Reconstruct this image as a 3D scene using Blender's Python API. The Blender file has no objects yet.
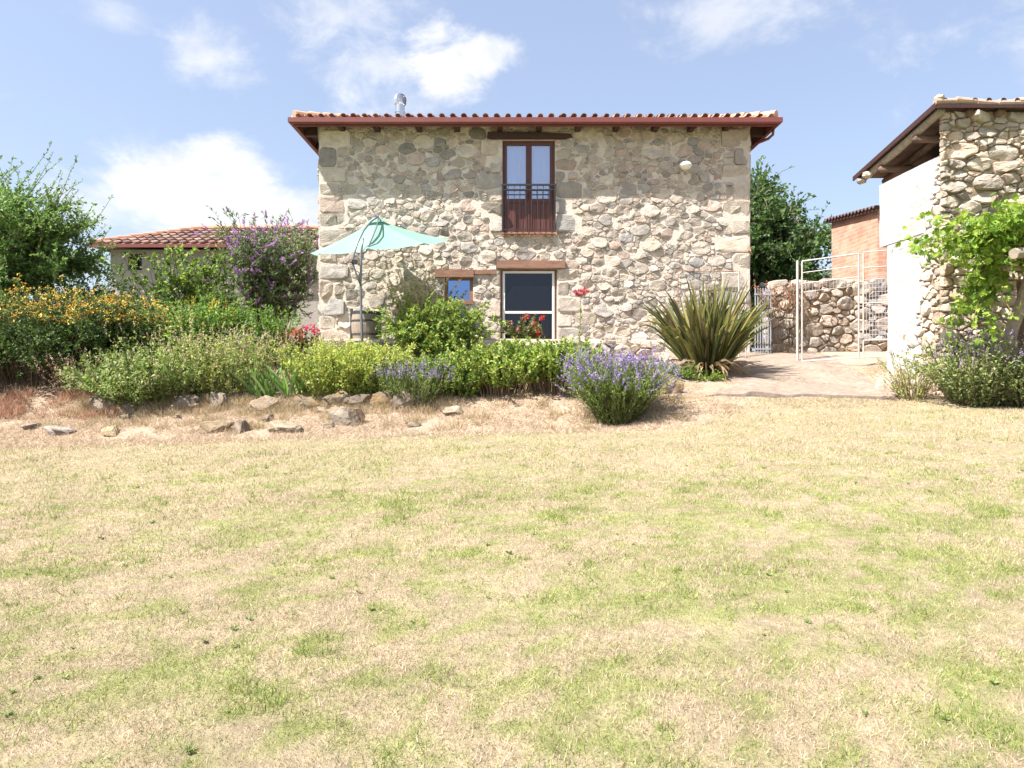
import bpy, math
import numpy as np
from mathutils import Vector

# ------------------------------------------------------------------ camera, sky, sun, exposure
scene = bpy.context.scene
COL = scene.collection
EYE, HOR, F = 1.6, 372.0, 683.0

cam = bpy.data.cameras.new("camera")
cam_ob = bpy.data.objects.new("camera", cam)
COL.objects.link(cam_ob)
cam_ob.location = (0, 0, EYE)
cam_ob.rotation_euler = (math.radians(90), 0, 0)
cam.sensor_width = 36.0
cam.lens = 36.0 * F / 1024.0
cam.shift_y = (HOR - 384.0) / 1024.0
cam.clip_end = 3000
cam.clip_start = 0.1
scene.camera = cam_ob

SUN_DIR = Vector((1.0, 0.58, -1.70)).normalized()
sun = bpy.data.lights.new("sun", 'SUN')
sun.energy = 5.0
sun.angle = math.radians(0.53)
sun.color = (1.0, 0.95, 0.89)
sun_ob = bpy.data.objects.new("sun", sun)
COL.objects.link(sun_ob)
sun_ob.rotation_euler = SUN_DIR.to_track_quat('-Z', 'Y').to_euler()
sun_ob.location = (-20, -10, 30)

world = bpy.data.worlds.new("World")
scene.world = world
world.use_nodes = True


def build_world():
    nt = world.node_tree
    nt.nodes.clear()
    N, L = nt.nodes, nt.links
    out = N.new('ShaderNodeOutputWorld')
    bg = N.new('ShaderNodeBackground')
    bg.inputs['Strength'].default_value = 0.088
    sky = N.new('ShaderNodeTexSky')
    sky.sky_type = 'NISHITA'
    sky.sun_disc = False
    sky.sun_elevation = math.radians(55.8)
    sky.sun_rotation = math.atan2(-1.0, -0.58)
    sky.air_density = 1.1
    sky.dust_density = 2.2
    sky.ozone_density = 2.0
    tc = N.new('ShaderNodeTexCoord')

    def math_(op, a, b=None, c=None):
        n = N.new('ShaderNodeMath')
        n.operation = op
        for i, v in enumerate((a, b, c)):
            if v is None:
                continue
            if isinstance(v, (int, float)):
                n.inputs[i].default_value = v
            else:
                L.new(v, n.inputs[i])
        return n.outputs[0]

    sep = N.new('ShaderNodeSeparateXYZ')
    L.new(tc.outputs['Generated'], sep.inputs[0])
    az = math_('ARCTAN2', sep.outputs[0], sep.outputs[1])
    el = math_('ARCSINE', sep.outputs[2])
    comb = N.new('ShaderNodeCombineXYZ')
    L.new(az, comb.inputs[0])
    L.new(math_('MULTIPLY', el, 1.5), comb.inputs[1])
    big = N.new('ShaderNodeTexNoise')
    big.inputs['Scale'].default_value = 7.0
    big.inputs['Detail'].default_value = 9
    big.inputs['Roughness'].default_value = 0.64
    big.inputs['Distortion'].default_value = 0.25
    L.new(comb.outputs[0], big.inputs['Vector'])
    noise = math_('SUBTRACT', big.outputs['Fac'], 0.5)
    total = None
    # azimuth, elevation (deg), half widths, flat bottom, strength, softness, noisiness
    for a0, e0, sa, se, amp, soft, nz in (
        (-25.0, 13.4, 9.0, 4.4, 1.0, .55, 2.0),
        (-22.5, 15.0, 5.0, 3.4, 1.0, .6, 2.2),
        (-18.5, 12.0, 7.5, 3.4, .95, .7, 2.0),
        (-31.0, 11.5, 5.0, 2.6, .6, 1.0, 2.4),
        (-6.0, 24.3, 6.5, 3.0, 1.0, 0.7, 3.0),
        (-2.6, 24.6, 3.2, 2.0, 1.0, 0.55, 2.4),
        (-10.5, 23.6, 6.0, 4.0, 0.75, 1.0, 3.6),
        (-14.0, 27.0, 7.0, 4.0, 0.65, 1.1, 3.6),
        (-24.0, 23.0, 4.6, 2.8, 0.75, 1.0, 3.0),
        (-30.3, 24.2, 3.0, 1.7, 0.5, 1.1, 3.0),
        (16.5, 26.6, 8.0, 2.6, 0.6, 1.1, 3.8),
        (48.0, 22.0, 16.0, 6.0, 0.8, 1.3, 4.0),
        (-62.0, 20.0, 16.0, 7.0, 0.8, 1.3, 4.0),
        (120.0, 24.0, 30.0, 9.0, 0.8, 1.3, 4.0),
        (-140.0, 30.0, 30.0, 9.0, 0.8, 1.3, 4.0),
    ):
        da = math_('DIVIDE', math_('SUBTRACT', az, math.radians(a0)), math.radians(sa))
        de = math_('DIVIDE', math_('SUBTRACT', el, math.radians(e0)), math.radians(se))
        r2 = math_('ADD', math_('MULTIPLY', da, da), math_('MULTIPLY', de, de))
        v = math_('SUBTRACT', 1.0, math_('SQRT', r2))
        v = math_('ADD', v, math_('MULTIPLY', noise, nz))
        n = N.new('ShaderNodeMapRange')
        n.interpolation_type = 'SMOOTHSTEP'
        n.inputs['From Min'].default_value = -0.05
        n.inputs['From Max'].default_value = soft
        n.inputs['To Max'].default_value = amp
        L.new(v, n.inputs['Value'])
        total = n.outputs[0] if total is None else math_('MAXIMUM', total, n.outputs[0])
    # thin high haze lightens the blue a little everywhere
    haze = N.new('ShaderNodeMix')
    haze.data_type = 'RGBA'
    haze.inputs[0].default_value = 0.36
    L.new(sky.outputs[0], haze.inputs[6])
    haze.inputs[7].default_value = (3.15, 3.4, 4.3, 1)
    mix = N.new('ShaderNodeMix')
    mix.data_type = 'RGBA'
    L.new(total, mix.inputs[0])
    L.new(haze.outputs[2], mix.inputs[6])
    fine = N.new('ShaderNodeTexNoise')
    fine.inputs['Scale'].default_value = 13.0
    fine.inputs['Detail'].default_value = 8
    fine.inputs['Roughness'].default_value = 0.6
    L.new(comb.outputs[0], fine.inputs['Vector'])
    ramp = N.new('ShaderNodeMapRange')
    ramp.inputs['From Min'].default_value = 0.33
    ramp.inputs['From Max'].default_value = 0.58
    L.new(fine.outputs['Fac'], ramp.inputs['Value'])
    cm = N.new('ShaderNodeMix')
    cm.data_type = 'RGBA'
    L.new(ramp.outputs[0], cm.inputs[0])
    cm.inputs[6].default_value = (3.9, 4.05, 4.4, 1)
    cm.inputs[7].default_value = (4.9, 4.9, 4.95, 1)
    L.new(cm.outputs[2], mix.inputs[7])
    L.new(mix.outputs[2], bg.inputs['Color'])
    L.new(bg.outputs[0], out.inputs['Surface'])


build_world()
scene.view_settings.view_transform = 'Standard'
scene.view_settings.look = 'None'
scene.view_settings.exposure = 1.42
scene.view_settings.gamma = 1.0
scene.view_settings.use_curve_mapping = False
scene.cycles.max_bounces = 6
scene.cycles.transparent_max_bounces = 8

# ------------------------------------------------------------------ helpers
RNG = np.random.default_rng(11)


def vnoise(x, y, scale, seed):
    r = np.random.default_rng(seed)
    lat = r.random((128, 128))
    u, v = np.asarray(x, float) / scale + 37.3, np.asarray(y, float) / scale + 51.7
    i, j = np.floor(u).astype(int), np.floor(v).astype(int)
    fu, fv = u - i, v - j
    fu, fv = fu * fu * (3 - 2 * fu), fv * fv * (3 - 2 * fv)
    a, b = lat[i % 128, j % 128], lat[(i + 1) % 128, j % 128]
    c, d = lat[i % 128, (j + 1) % 128], lat[(i + 1) % 128, (j + 1) % 128]
    return (a * (1 - fu) + b * fu) * (1 - fv) + (c * (1 - fu) + d * fu) * fv


def fbm(x, y, scale, seed, octv=4):
    s, a, t = 0.0, 1.0, 0.0
    for k in range(octv):
        s = s + a * vnoise(x, y, scale / 2 ** k, seed + k)
        t += a
        a *= 0.55
    return s / t


def sstep(a, b, x):
    t = np.clip((np.asarray(x, float) - a) / (b - a), 0, 1)
    return t * t * (3 - 2 * t)


def height(x, y):
    x, y = np.asarray(x, float), np.asarray(y, float)
    xc = np.clip(x, -14, 14)
    yc = np.clip(y, 0, 14)
    lawn = yc * (0.0617 + 0.0027 * xc)
    left = np.interp(y, [10, 11.0, 12.25, 12.55, 15.55, 15.8, 30, 80, 400], [.45, .55, .88, 1.08, 1.93, 2.36, 2.5, 2.7, 5])
    right = np.interp(y, [10, 11.8, 12.4, 14.5, 15.5, 17.2, 30, 80, 400], [.72, .98, 1.12, 1.56, 1.76, 2.12, 2.5, 2.7, 5])
    rb = sstep(1.2, 3.6, x)
    bank = left * (1 - rb) + right * rb
    w0 = 10.5 + 0.8 * rb
    w = sstep(0, 1, (y - w0) / 0.9)
    z = lawn * (1 - w) + bank * w
    z = z + (fbm(x, y, 2.2, 5, 2) - .5) * 0.05 + w * (fbm(x, y, .7, 9, 3) - .5) * 0.10 * np.clip(1 - (y - 15.4) / .5, 0, 1)
    return z


def H(x, y):
    return float(height(np.array([x]), np.array([y]))[0])


def on_ground(u, Y, dz=0.0):
    x = (u - 512.0) / F * Y
    return np.array([x, Y, H(x, Y) + dz])


def elev(v, Y):
    return EYE + (HOR - v) / F * Y


def lat(u, Y):
    return (u - 512.0) / F * Y


class Geo:
    def __init__(self):
        self.v, self.c, self.polys, self.n, self.mi = [], [], [], 0, []

    def add(self, verts, faces, col=(1, 1, 1), mi=0):
        verts = np.asarray(verts, float).reshape(-1, 3)
        col = np.asarray(col, float)
        if col.ndim == 1:
            col = np.tile(col[:3], (len(verts), 1))
        self.v.append(verts)
        self.c.append(col[:, :3])
        if isinstance(faces, np.ndarray):
            self.polys.append(faces + self.n)
            self.mi.append(np.full(len(faces), mi))
        else:
            by = {}
            for f in faces:
                by.setdefault(len(f), []).append(f)
            for k, fs in by.items():
                self.polys.append(np.array(fs, int) + self.n)
                self.mi.append(np.full(len(fs), mi))
        self.n += len(verts)
        return self

    def box(self, lo, hi, col=(1, 1, 1), mi=0, bev=0.0):
        x0, y0, z0 = lo
        x1, y1, z1 = hi
        v = [(x0, y0, z0), (x1, y0, z0), (x1, y1, z0), (x0, y1, z0), (x0, y0, z1), (x1, y0, z1), (x1, y1, z1), (x0, y1, z1)]
        f = [(0, 3, 2, 1), (4, 5, 6, 7), (0, 1, 5, 4), (1, 2, 6, 5), (2, 3, 7, 6), (3, 0, 4, 7)]
        return self.add(v, f, col, mi)

    def tube(self, pts, r, col=(1, 1, 1), sides=8, caps=True, mi=0):
        pts = np.asarray(pts, float)
        K = len(pts)
        r = np.broadcast_to(np.asarray(r, float), (K,))
        t = np.gradient(pts, axis=0)
        t /= np.linalg.norm(t, axis=1)[:, None] + 1e-9
        ref = np.array([0, 0, 1.0]) if abs(t[0][2]) < .9 else np.array([1.0, 0, 0])
        V = []
        for k in range(K):
            a = np.cross(t[k], ref)
            a /= np.linalg.norm(a) + 1e-9
            b = np.cross(t[k], a)
            th = np.linspace(0, 2 * np.pi, sides, endpoint=False)
            V.append(pts[k] + r[k] * (np.cos(th)[:, None] * a + np.sin(th)[:, None] * b))
        fs = []
        for k in range(K - 1):
            for s in range(sides):
                s2 = (s + 1) % sides
                fs.append((k * sides + s, (k + 1) * sides + s, (k + 1) * sides + s2, k * sides + s2))
        if caps:
            fs.append(tuple(range(sides)))
            fs.append(tuple(reversed(range((K - 1) * sides, K * sides))))
        return self.add(np.concatenate(V), fs, col, mi)

    def build(self, name, mat, parent=None, smooth=False):
        me = bpy.data.meshes.new(name)
        V = np.concatenate(self.v)
        me.vertices.add(len(V))
        me.vertices.foreach_set('co', V.astype(np.float32).ravel())
        loops = np.concatenate([p.ravel() for p in self.polys])
        totals = np.concatenate([np.full(len(p), p.shape[1]) for p in self.polys])
        starts = np.concatenate([[0], np.cumsum(totals)[:-1]])
        me.loops.add(len(loops))
        me.loops.foreach_set('vertex_index', loops.astype(np.int32))
        me.polygons.add(len(totals))
        me.polygons.foreach_set('loop_start', starts.astype(np.int32))
        me.polygons.foreach_set('loop_total', totals.astype(np.int32))
        me.polygons.foreach_set('material_index', np.concatenate(self.mi).astype(np.int32))
        me.polygons.foreach_set('use_smooth', np.full(len(totals), bool(smooth)))
        C = np.concatenate(self.c)
        at = me.color_attributes.new('Col', 'FLOAT_COLOR', 'POINT')
        at.data.foreach_set('color', np.concatenate([C, np.ones((len(C), 1))], 1).astype(np.float32).ravel())
        me.update(calc_edges=True)
        me.validate()
        for m in (mat if isinstance(mat, (list, tuple)) else [mat]):
            me.materials.append(m)
        ob = bpy.data.objects.new(name, me)
        COL.objects.link(ob)
        if parent is not None:
            ob.parent = parent
            ob.matrix_parent_inverse = parent.matrix_basis.inverted()
        return ob


def tag(o, label=None, cat=None, group=None, kind=None):
    for k, v in (('label', label), ('category', cat), ('group', group), ('kind', kind)):
        if v:
            o[k] = v
    return o


def thing(name, label, cat, loc=(0, 0, 0), group=None):
    o = bpy.data.objects.new(name, None)
    o.empty_display_size = 0.2
    COL.objects.link(o)
    o.location = [float(a) for a in loc]
    return tag(o, label, cat, group)


# ---- materials
def make_mat(name, color=None, rough=0.8, vary=0.25, scale=8.0, bump=0.0, bscale=30.0, bdist=0.02, metal=0.0, spec=0.5, stain=0.0,
             stain_scale=1.5, stain_col=(.2, .15, .1), trans=0.0, stretch=(1, 1, 1)):
    m = bpy.data.materials.new(name)
    m.use_nodes = True
    nt = m.node_tree
    N, L = nt.nodes, nt.links
    b = N['Principled BSDF']
    b.inputs['Roughness'].default_value = rough
    b.inputs['Metallic'].default_value = metal
    b.inputs['Specular IOR Level'].default_value = spec
    tc = N.new('ShaderNodeTexCoord')
    mp = N.new('ShaderNodeMapping')
    mp.inputs['Scale'].default_value = stretch
    L.new(tc.outputs['Object'], mp.inputs[0])
    if color is None:
        src = N.new('ShaderNodeAttribute')
        src.attribute_name = 'Col'
        cs = src.outputs['Color']
    else:
        src = N.new('ShaderNodeRGB')
        src.outputs[0].default_value = (*color, 1)
        cs = src.outputs[0]
    if vary > 0:
        nz = N.new('ShaderNodeTexNoise')
        nz.inputs['Scale'].default_value = scale
        nz.inputs['Detail'].default_value = 6
        nz.inputs['Roughness'].default_value = .65
        L.new(mp.outputs[0], nz.inputs['Vector'])
        mr = N.new('ShaderNodeMapRange')
        mr.inputs['From Min'].default_value = .25
        mr.inputs['From Max'].default_value = .75
        mr.inputs['To Min'].default_value = 1 - vary
        mr.inputs['To Max'].default_value = 1 + vary
        L.new(nz.outputs['Fac'], mr.inputs['Value'])
        mx = N.new('ShaderNodeVectorMath')
        mx.operation = 'SCALE'
        L.new(cs, mx.inputs[0])
        L.new(mr.outputs[0], mx.inputs['Scale'])
        cs = mx.outputs[0]
    if stain > 0:
        n2 = N.new('ShaderNodeTexNoise')
        n2.inputs['Scale'].default_value = stain_scale
        n2.inputs['Detail'].default_value = 8
        n2.inputs['Roughness'].default_value = .7
        L.new(mp.outputs[0], n2.inputs['Vector'])
        m2 = N.new('ShaderNodeMapRange')
        m2.interpolation_type = 'SMOOTHSTEP'
        m2.inputs['From Min'].default_value = .50
        m2.inputs['From Max'].default_value = .68
        m2.inputs['To Max'].default_value = stain
        L.new(n2.outputs['Fac'], m2.inputs['Value'])
        mm = N.new('ShaderNodeMix')
        mm.data_type = 'RGBA'
        L.new(m2.outputs[0], mm.inputs[0])
        L.new(cs, mm.inputs[6])
        mm.inputs[7].default_value = (*stain_col, 1)
        cs = mm.outputs[2]
    L.new(cs, b.inputs['Base Color'])
    if bump > 0:
        n3 = N.new('ShaderNodeTexNoise')
        n3.inputs['Scale'].default_value = bscale
        n3.inputs['Detail'].default_value = 6
        n3.inputs['Roughness'].default_value = .65
        L.new(mp.outputs[0], n3.inputs['Vector'])
        bp = N.new('ShaderNodeBump')
        bp.inputs['Strength'].default_value = bump
        bp.inputs['Distance'].default_value = bdist
        L.new(n3.outputs['Fac'], bp.inputs['Height'])
        L.new(bp.outputs[0], b.inputs['Normal'])
    if trans > 0:
        tr = N.new('ShaderNodeBsdfTranslucent')
        L.new(cs, tr.inputs['Color'])
        ms = N.new('ShaderNodeMixShader')
        ms.inputs[0].default_value = trans
        L.new(b.outputs[0], ms.inputs[1])
        L.new(tr.outputs[0], ms.inputs[2])
        L.new(ms.outputs[0], N['Material Output'].inputs['Surface'])
    return m


M = {
    'ground': make_mat('ground_soil', None, .95, .30, 14, .9, 45, .03, spec=.1),
    'leaf': make_mat('leaf', None, .50, .15, 3, trans=.42, spec=.35),
    'grass': make_mat('grass_blade', None, .7, 0, trans=.30, spec=.15),
    'petal': make_mat('petal', None, .6, .1, 5, trans=.3, spec=.2),
    'bark': make_mat('bark', None, .9, .3, 20, .6, 40, .01),
    'stone': make_mat('wall_stone', None, .92, .30, 9, .8, 28, .03, spec=.2, stain=.35, stain_scale=4.5, stain_col=(.17, .13, .09)),
    'mortar': make_mat('lime_mortar', (.61, .53, .45), .95, .22, 6, .8, 22, .03, spec=.1),
    'rubble_gap': make_mat('earth_joint', (.30, .235, .17), .95, .35, 7, .8, 22, .03, spec=.1),
    'plaster': make_mat('white_plaster', (.46, .455, .445), .9, .14, 4, 1.0, 12, .03, stain=.55, stain_scale=2.2, stain_col=(.40, .355, .30)),
    'brown_paint': make_mat('red_brown_paint', (.17, .048, .042), .45, .12, 3),
    'dark_wood': make_mat('dark_wood', (.050, .020, .016), .6, .3, 5, .3, 25, .005, stretch=(4, 4, .6)),
    'door_wood': make_mat('varnished_wood', (.105, .034, .026), .45, .3, 6, .2, 30, .004, stretch=(5, 5, .5)),
    'beam': make_mat('weathered_beam', (.23, .12, .08), .8, .4, 6, .5, 20, .01, stretch=(.6, 4, 5)),
    'old_wood': make_mat('old_grey_wood', (.30, .25, .20), .85, .35, 6, .6, 22, .012, stretch=(2, 2, 2)),
    'roof_wood': make_mat('old_brown_wood', (.14, .085, .06), .85, .4, 6, .5, 20, .01),
    'tile': make_mat('clay_tile', None, .85, .25, 7, .3, 30, .005, stain=.3, stain_scale=3, stain_col=(.30, .24, .17)),
    'tile_under': make_mat('clay_channel', (.15, .065, .045), .9, .3, 6),
    'iron': make_mat('black_iron', (.018, .018, .022), .5, .1, 5),
    'steel': make_mat('bright_steel', (.62, .63, .65), .25, .08, 5, metal=1.0),
    'galv': make_mat('painted_gate_steel', (.46, .425, .39), .5, .12, 8, stain=.5, stain_scale=6, stain_col=(.40, .24, .16)),
    'rail_steel': make_mat('grey_rail_steel', (.34, .36, .40), .5, .15, 8),
    'rust': make_mat('rusty_steel', (.30, .15, .09), .8, .3, 12),
    'white_frame': make_mat('white_frame', (.74, .73, .70), .45, .05, 5),
    'pane_backing': make_mat('white_curtain', (.66, .68, .78), .9, .08, 3, trans=.2),
    'room': make_mat('dark_room', (.035, .033, .035), .9, .2, 2),
    'canvas': make_mat('umbrella_canvas', (.23, .41, .335), .85, .06, 3, trans=.30),
    'canvas_light': make_mat('umbrella_canvas_panel', (.60, .80, .74), .85, .06, 3, trans=.30),
    'pole': make_mat('grey_pole', (.17, .18, .20), .4, .1, 5, metal=.4),
    'barrel': make_mat('barrel_wood', (.25, .20, .155), .8, .35, 8, .4, 25, .006, stretch=(4, 4, .5)),
    'hoop': make_mat('barrel_hoop', (.07, .08, .09), .5, .2, 8, metal=.6),
    'globe': make_mat('lamp_globe', (.78, .74, .66), .35, .05, 5),
    'corrugated': make_mat('corrugated_sheet', (.11, .065, .06), .8, .3, 5),
    'terracotta': make_mat('terracotta', (.42, .19, .11), .85, .2, 8),
    'path': make_mat('path_gravel', None, .95, .32, 9, 1.0, 34, .03, spec=.1),
}


def glass_mat(name, tint, gloss, rough=.02, gcol=(.85, .88, 1.0)):
    m = bpy.data.materials.new(name)
    m.use_nodes = True
    nt = m.node_tree
    N, L = nt.nodes, nt.links
    out = N['Material Output']
    N.remove(N['Principled BSDF'])
    t = N.new('ShaderNodeBsdfTransparent')
    t.inputs[0].default_value = (*tint, 1)
    g = N.new('ShaderNodeBsdfGlossy')
    g.inputs['Roughness'].default_value = rough
    g.inputs['Color'].default_value = (*gcol, 1)
    fr = N.new('ShaderNodeFresnel')
    fr.inputs['IOR'].default_value = 1.5
    nz = N.new('ShaderNodeTexNoise')
    nz.inputs['Scale'].default_value = 2.0
    bp = N.new('ShaderNodeBump')
    bp.inputs['Strength'].default_value = .05
    bp.inputs['Distance'].default_value = .02
    L.new(nz.outputs['Fac'], bp.inputs['Height'])
    ad = N.new('ShaderNodeMath')
    ad.inputs[1].default_value = gloss
    L.new(fr.outputs[0], ad.inputs[0])
    mx = N.new('ShaderNodeMixShader')
    L.new(ad.outputs[0], mx.inputs[0])
    L.new(t.outputs[0], mx.inputs[1])
    L.new(g.outputs[0], mx.inputs[2])
    L.new(mx.outputs[0], out.inputs['Surface'])
    return m


M['glass_clear'] = glass_mat('window_glass', (.92, .94, .97), .24)
M['glass_dark'] = glass_mat('dark_window_glass', (.55, .56, .62), .0)
M['glass_sky_tint'] = glass_mat('sky_tinted_window_glass', (.20, .30, .55), .50, gcol=(.30, .48, .85))  # blue sky reflection put into the tint and gloss colour


def brick_mat():
    m = bpy.data.materials.new('red_brick')
    m.use_nodes = True
    nt = m.node_tree
    N, L = nt.nodes, nt.links
    b = N['Principled BSDF']
    b.inputs['Roughness'].default_value = .9
    tc = N.new('ShaderNodeTexCoord')
    sp = N.new('ShaderNodeSeparateXYZ')
    L.new(tc.outputs['Object'], sp.inputs[0])
    ad = N.new('ShaderNodeMath')
    L.new(sp.outputs[0], ad.inputs[0])
    L.new(sp.outputs[1], ad.inputs[1])
    cb = N.new('ShaderNodeCombineXYZ')
    L.new(ad.outputs[0], cb.inputs[0])
    L.new(sp.outputs[2], cb.inputs[1])
    br = N.new('ShaderNodeTexBrick')
    br.inputs['Scale'].default_value = 1.0
    br.inputs['Brick Width'].default_value = .27
    br.inputs['Row Height'].default_value = .105
    br.inputs['Mortar Size'].default_value = .009
    br.inputs['Color1'].default_value = (.46, .225, .15, 1)
    br.inputs['Color2'].default_value = (.56, .31, .22, 1)
    br.inputs['Mortar'].default_value = (.56, .38, .29, 1)
    L.new(cb.outputs[0], br.inputs['Vector'])
    nz = N.new('ShaderNodeTexNoise')
    nz.inputs['Scale'].default_value = 3
    nz.inputs['Detail'].default_value = 6
    L.new(tc.outputs['Object'], nz.inputs['Vector'])
    mr = N.new('ShaderNodeMapRange')
    mr.inputs['From Min'].default_value = .3
    mr.inputs['From Max'].default_value = .7
    mr.inputs['To Min'].default_value = .8
    mr.inputs['To Max'].default_value = 1.2
    L.new(nz.outputs['Fac'], mr.inputs['Value'])
    vm = N.new('ShaderNodeVectorMath')
    vm.operation = 'SCALE'
    L.new(br.outputs['Color'], vm.inputs[0])
    L.new(mr.outputs[0], vm.inputs['Scale'])
    L.new(vm.outputs[0], b.inputs['Base Color'])
    bp = N.new('ShaderNodeBump')
    bp.inputs['Strength'].default_value = .6
    bp.inputs['Distance'].default_value = .01
    bp.invert = True
    L.new(br.outputs['Fac'], bp.inputs['Height'])
    L.new(bp.outputs[0], b.inputs['Normal'])
    return m


M['brick'] = brick_mat()


# ---- rubble masonry: a power diagram of stones, each modelled with its own relief
def clip(poly, nx, nz, c):
    out = []
    n = len(poly)
    for i in range(n):
        a, b = poly[i], poly[(i + 1) % n]
        da, db = nx * a[0] + nz * a[1] - c, nx * b[0] + nz * b[1] - c
        if da <= 0:
            out.append(a)
        if (da < 0 < db) or (db < 0 < da):
            t = da / (da - db)
            out.append((a[0] + (b[0] - a[0]) * t, a[1] + (b[1] - a[1]) * t))
    return out


def rubble(rng, x0, x1, z0, z1, holes, sizes, aspect=1.35, gap=.03, tries=5000, blocks=()):
    P, R = np.zeros((0, 2)), np.zeros(0)
    allh = list(holes) + list(blocks)
    for r, frac in sizes:
        n = int(tries * frac)
        cand = np.column_stack([rng.uniform(x0, x1, n), rng.uniform(z0, z1, n)])
        rr = r * rng.uniform(.85, 1.2, n)
        for k in range(n):
            c = cand[k]
            if any(h[0] - r * .2 < c[0] < h[1] + r * .2 and h[2] - r * .2 < c[1] < h[3] + r * .2 for h in allh):
                continue
            if len(P):
                d = np.hypot((P[:, 0] - c[0]) / aspect, P[:, 1] - c[1])
                if np.any(d < .74 * (R + rr[k])):
                    continue
            P = np.vstack([P, c])
            R = np.append(R, rr[k])
    polys = []
    S = P / np.array([aspect, 1.0])
    for i in range(len(P)):
        c = P[i]
        w = R[i] * 3.2
        poly = [(max(x0, c[0] - w * aspect), max(z0, c[1] - w)), (min(x1, c[0] + w * aspect), max(z0, c[1] - w)),
                (min(x1, c[0] + w * aspect), min(z1, c[1] + w)), (max(x0, c[0] - w * aspect), min(z1, c[1] + w))]
        d = np.hypot(S[:, 0] - S[i, 0], S[:, 1] - S[i, 1])
        order = np.argsort(d)[1:22]
        for j in order:
            v = S[j] - S[i]
            # radical axis in the squeezed space, moved in by half the joint
            cc = .5 * ((S[j] @ S[j]) - (S[i] @ S[i]) + R[i] ** 2 - R[j] ** 2) - np.linalg.norm(v) * gap * .5
            poly = clip(poly, v[0] / aspect, v[1], cc)
            if len(poly) < 3:
                break
        for h in allh:
            if len(poly) < 3:
                break
            if h[1] < c[0] - 2 or h[0] > c[0] + 2 or h[3] < c[1] - 2 or h[2] > c[1] + 2:
                continue
            opts = [(h[0] - c[0], -1), (c[0] - h[1], 1), (h[2] - c[1], -2), (c[1] - h[3], 2)]
            s = max(opts)[1]
            g = gap * .5
            if s == -1:
                poly = clip(poly, 1, 0, h[0] - g)
            elif s == 1:
                poly = clip(poly, -1, 0, -(h[1] + g))
            elif s == -2:
                poly = clip(poly, 0, 1, h[2] - g)
            else:
                poly = clip(poly, 0, -1, -(h[3] + g))
        if len(poly) >= 3:
            polys.append(poly)
    for bl in blocks:
        g = gap * .5
        j = rng.uniform(-.012, .012, 8)
        polys.append([(bl[0] + g + j[0], bl[2] + g + j[1]), (bl[1] - g + j[2], bl[2] + g + j[3]), (bl[1] - g + j[4], bl[3] - g + j[5]), (bl[0] + g + j[6], bl[3] - g + j[7])])
    return polys


def area(p):
    return .5 * abs(sum(p[i][0] * p[(i + 1) % len(p)][1] - p[(i + 1) % len(p)][0] * p[i][1] for i in range(len(p))))


STONE_PALETTE = np.array([(.46, .395, .33), (.42, .365, .31), (.49, .42, .345), (.37, .335, .30), (.29, .26, .23), (.455, .37, .305),
                          (.52, .455, .385), (.39, .33, .28), (.335, .315, .295), (.46, .365, .305), (.43, .375, .32), (.475, .415, .35), (.50, .435, .365)])


def stones(geo, rng, polys, org, ux, uz, nrm, depth=(.02, .06), palette=STONE_PALETTE, keep=None, rough=.012, wash=None, tilt=.10):
    org, ux, uz, nrm = (np.asarray(a, float) for a in (org, ux, uz, nrm))
    for p in polys:
        if len(p) < 3 or area(p) < .0016:
            continue
        q = np.array(p)
        # cut corners so that stones read as worn
        for it in range(1):
            nx = np.roll(q, -1, axis=0)
            f = rng.uniform(.05, .19, (len(q), 1))
            q = np.stack([q * (1 - f) + nx * f, q * np.roll(f, 1, 0) + nx * (1 - np.roll(f, 1, 0))], 1).reshape(-1, 2)
        c = q.mean(0)
        if keep is not None and not keep(c[0], c[1]):
            continue
        n = len(q)
        sz = math.sqrt(area(p))
        d = rng.uniform(*depth) * min(1.3, .55 + sz * 1.3)
        tl = rng.normal(0, tilt, 2)
        rel = q - c
        q0 = q + rng.normal(0, .004, q.shape)
        q1 = c + rel * .94 + rng.normal(0, rough * .25, q.shape)
        q2 = c + rel * .80 + rng.normal(0, rough * .35, q.shape)
        q3 = c + rel * .38 + rng.normal(0, rough * .3, q.shape)
        rings, hs = [q0, q1, q2, q3], [-.02, d * .72, d * .98, d * 1.05]
        V = []
        for qq, h in zip(rings, hs):
            hh = h + (0 if h < 0 else 1) * ((qq - c) @ tl + (fbm(qq[:, 0] + 9 * d, qq[:, 1], .16, 77, 2) - .5) * rough * 4.2)
            V.append(org + qq[:, :1] * ux + qq[:, 1:] * uz + hh[:, None] * nrm)
        V.append((org + c[0] * ux + c[1] * uz + (d * 1.1 + float(fbm(c[:1] + 9 * d, c[1:], .16, 77, 2)[0] - .5) * rough * 4.2) * nrm)[None])
        fs = []
        for k in range(3):
            for s in range(n):
                s2 = (s + 1) % n
                fs.append((k * n + s, k * n + s2, (k + 1) * n + s2, (k + 1) * n + s))
        for s in range(n):
            fs.append((3 * n + s, 3 * n + (s + 1) % n, 4 * n))
        col = palette[rng.integers(len(palette))] * rng.uniform(.82, 1.18)
        if wash is not None:
            k = wash(c[0], c[1])
            col = col * (1 - k) + np.array([.66, .64, .60]) * k
        geo.add(np.concatenate(V), fs, col, 0)


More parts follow.
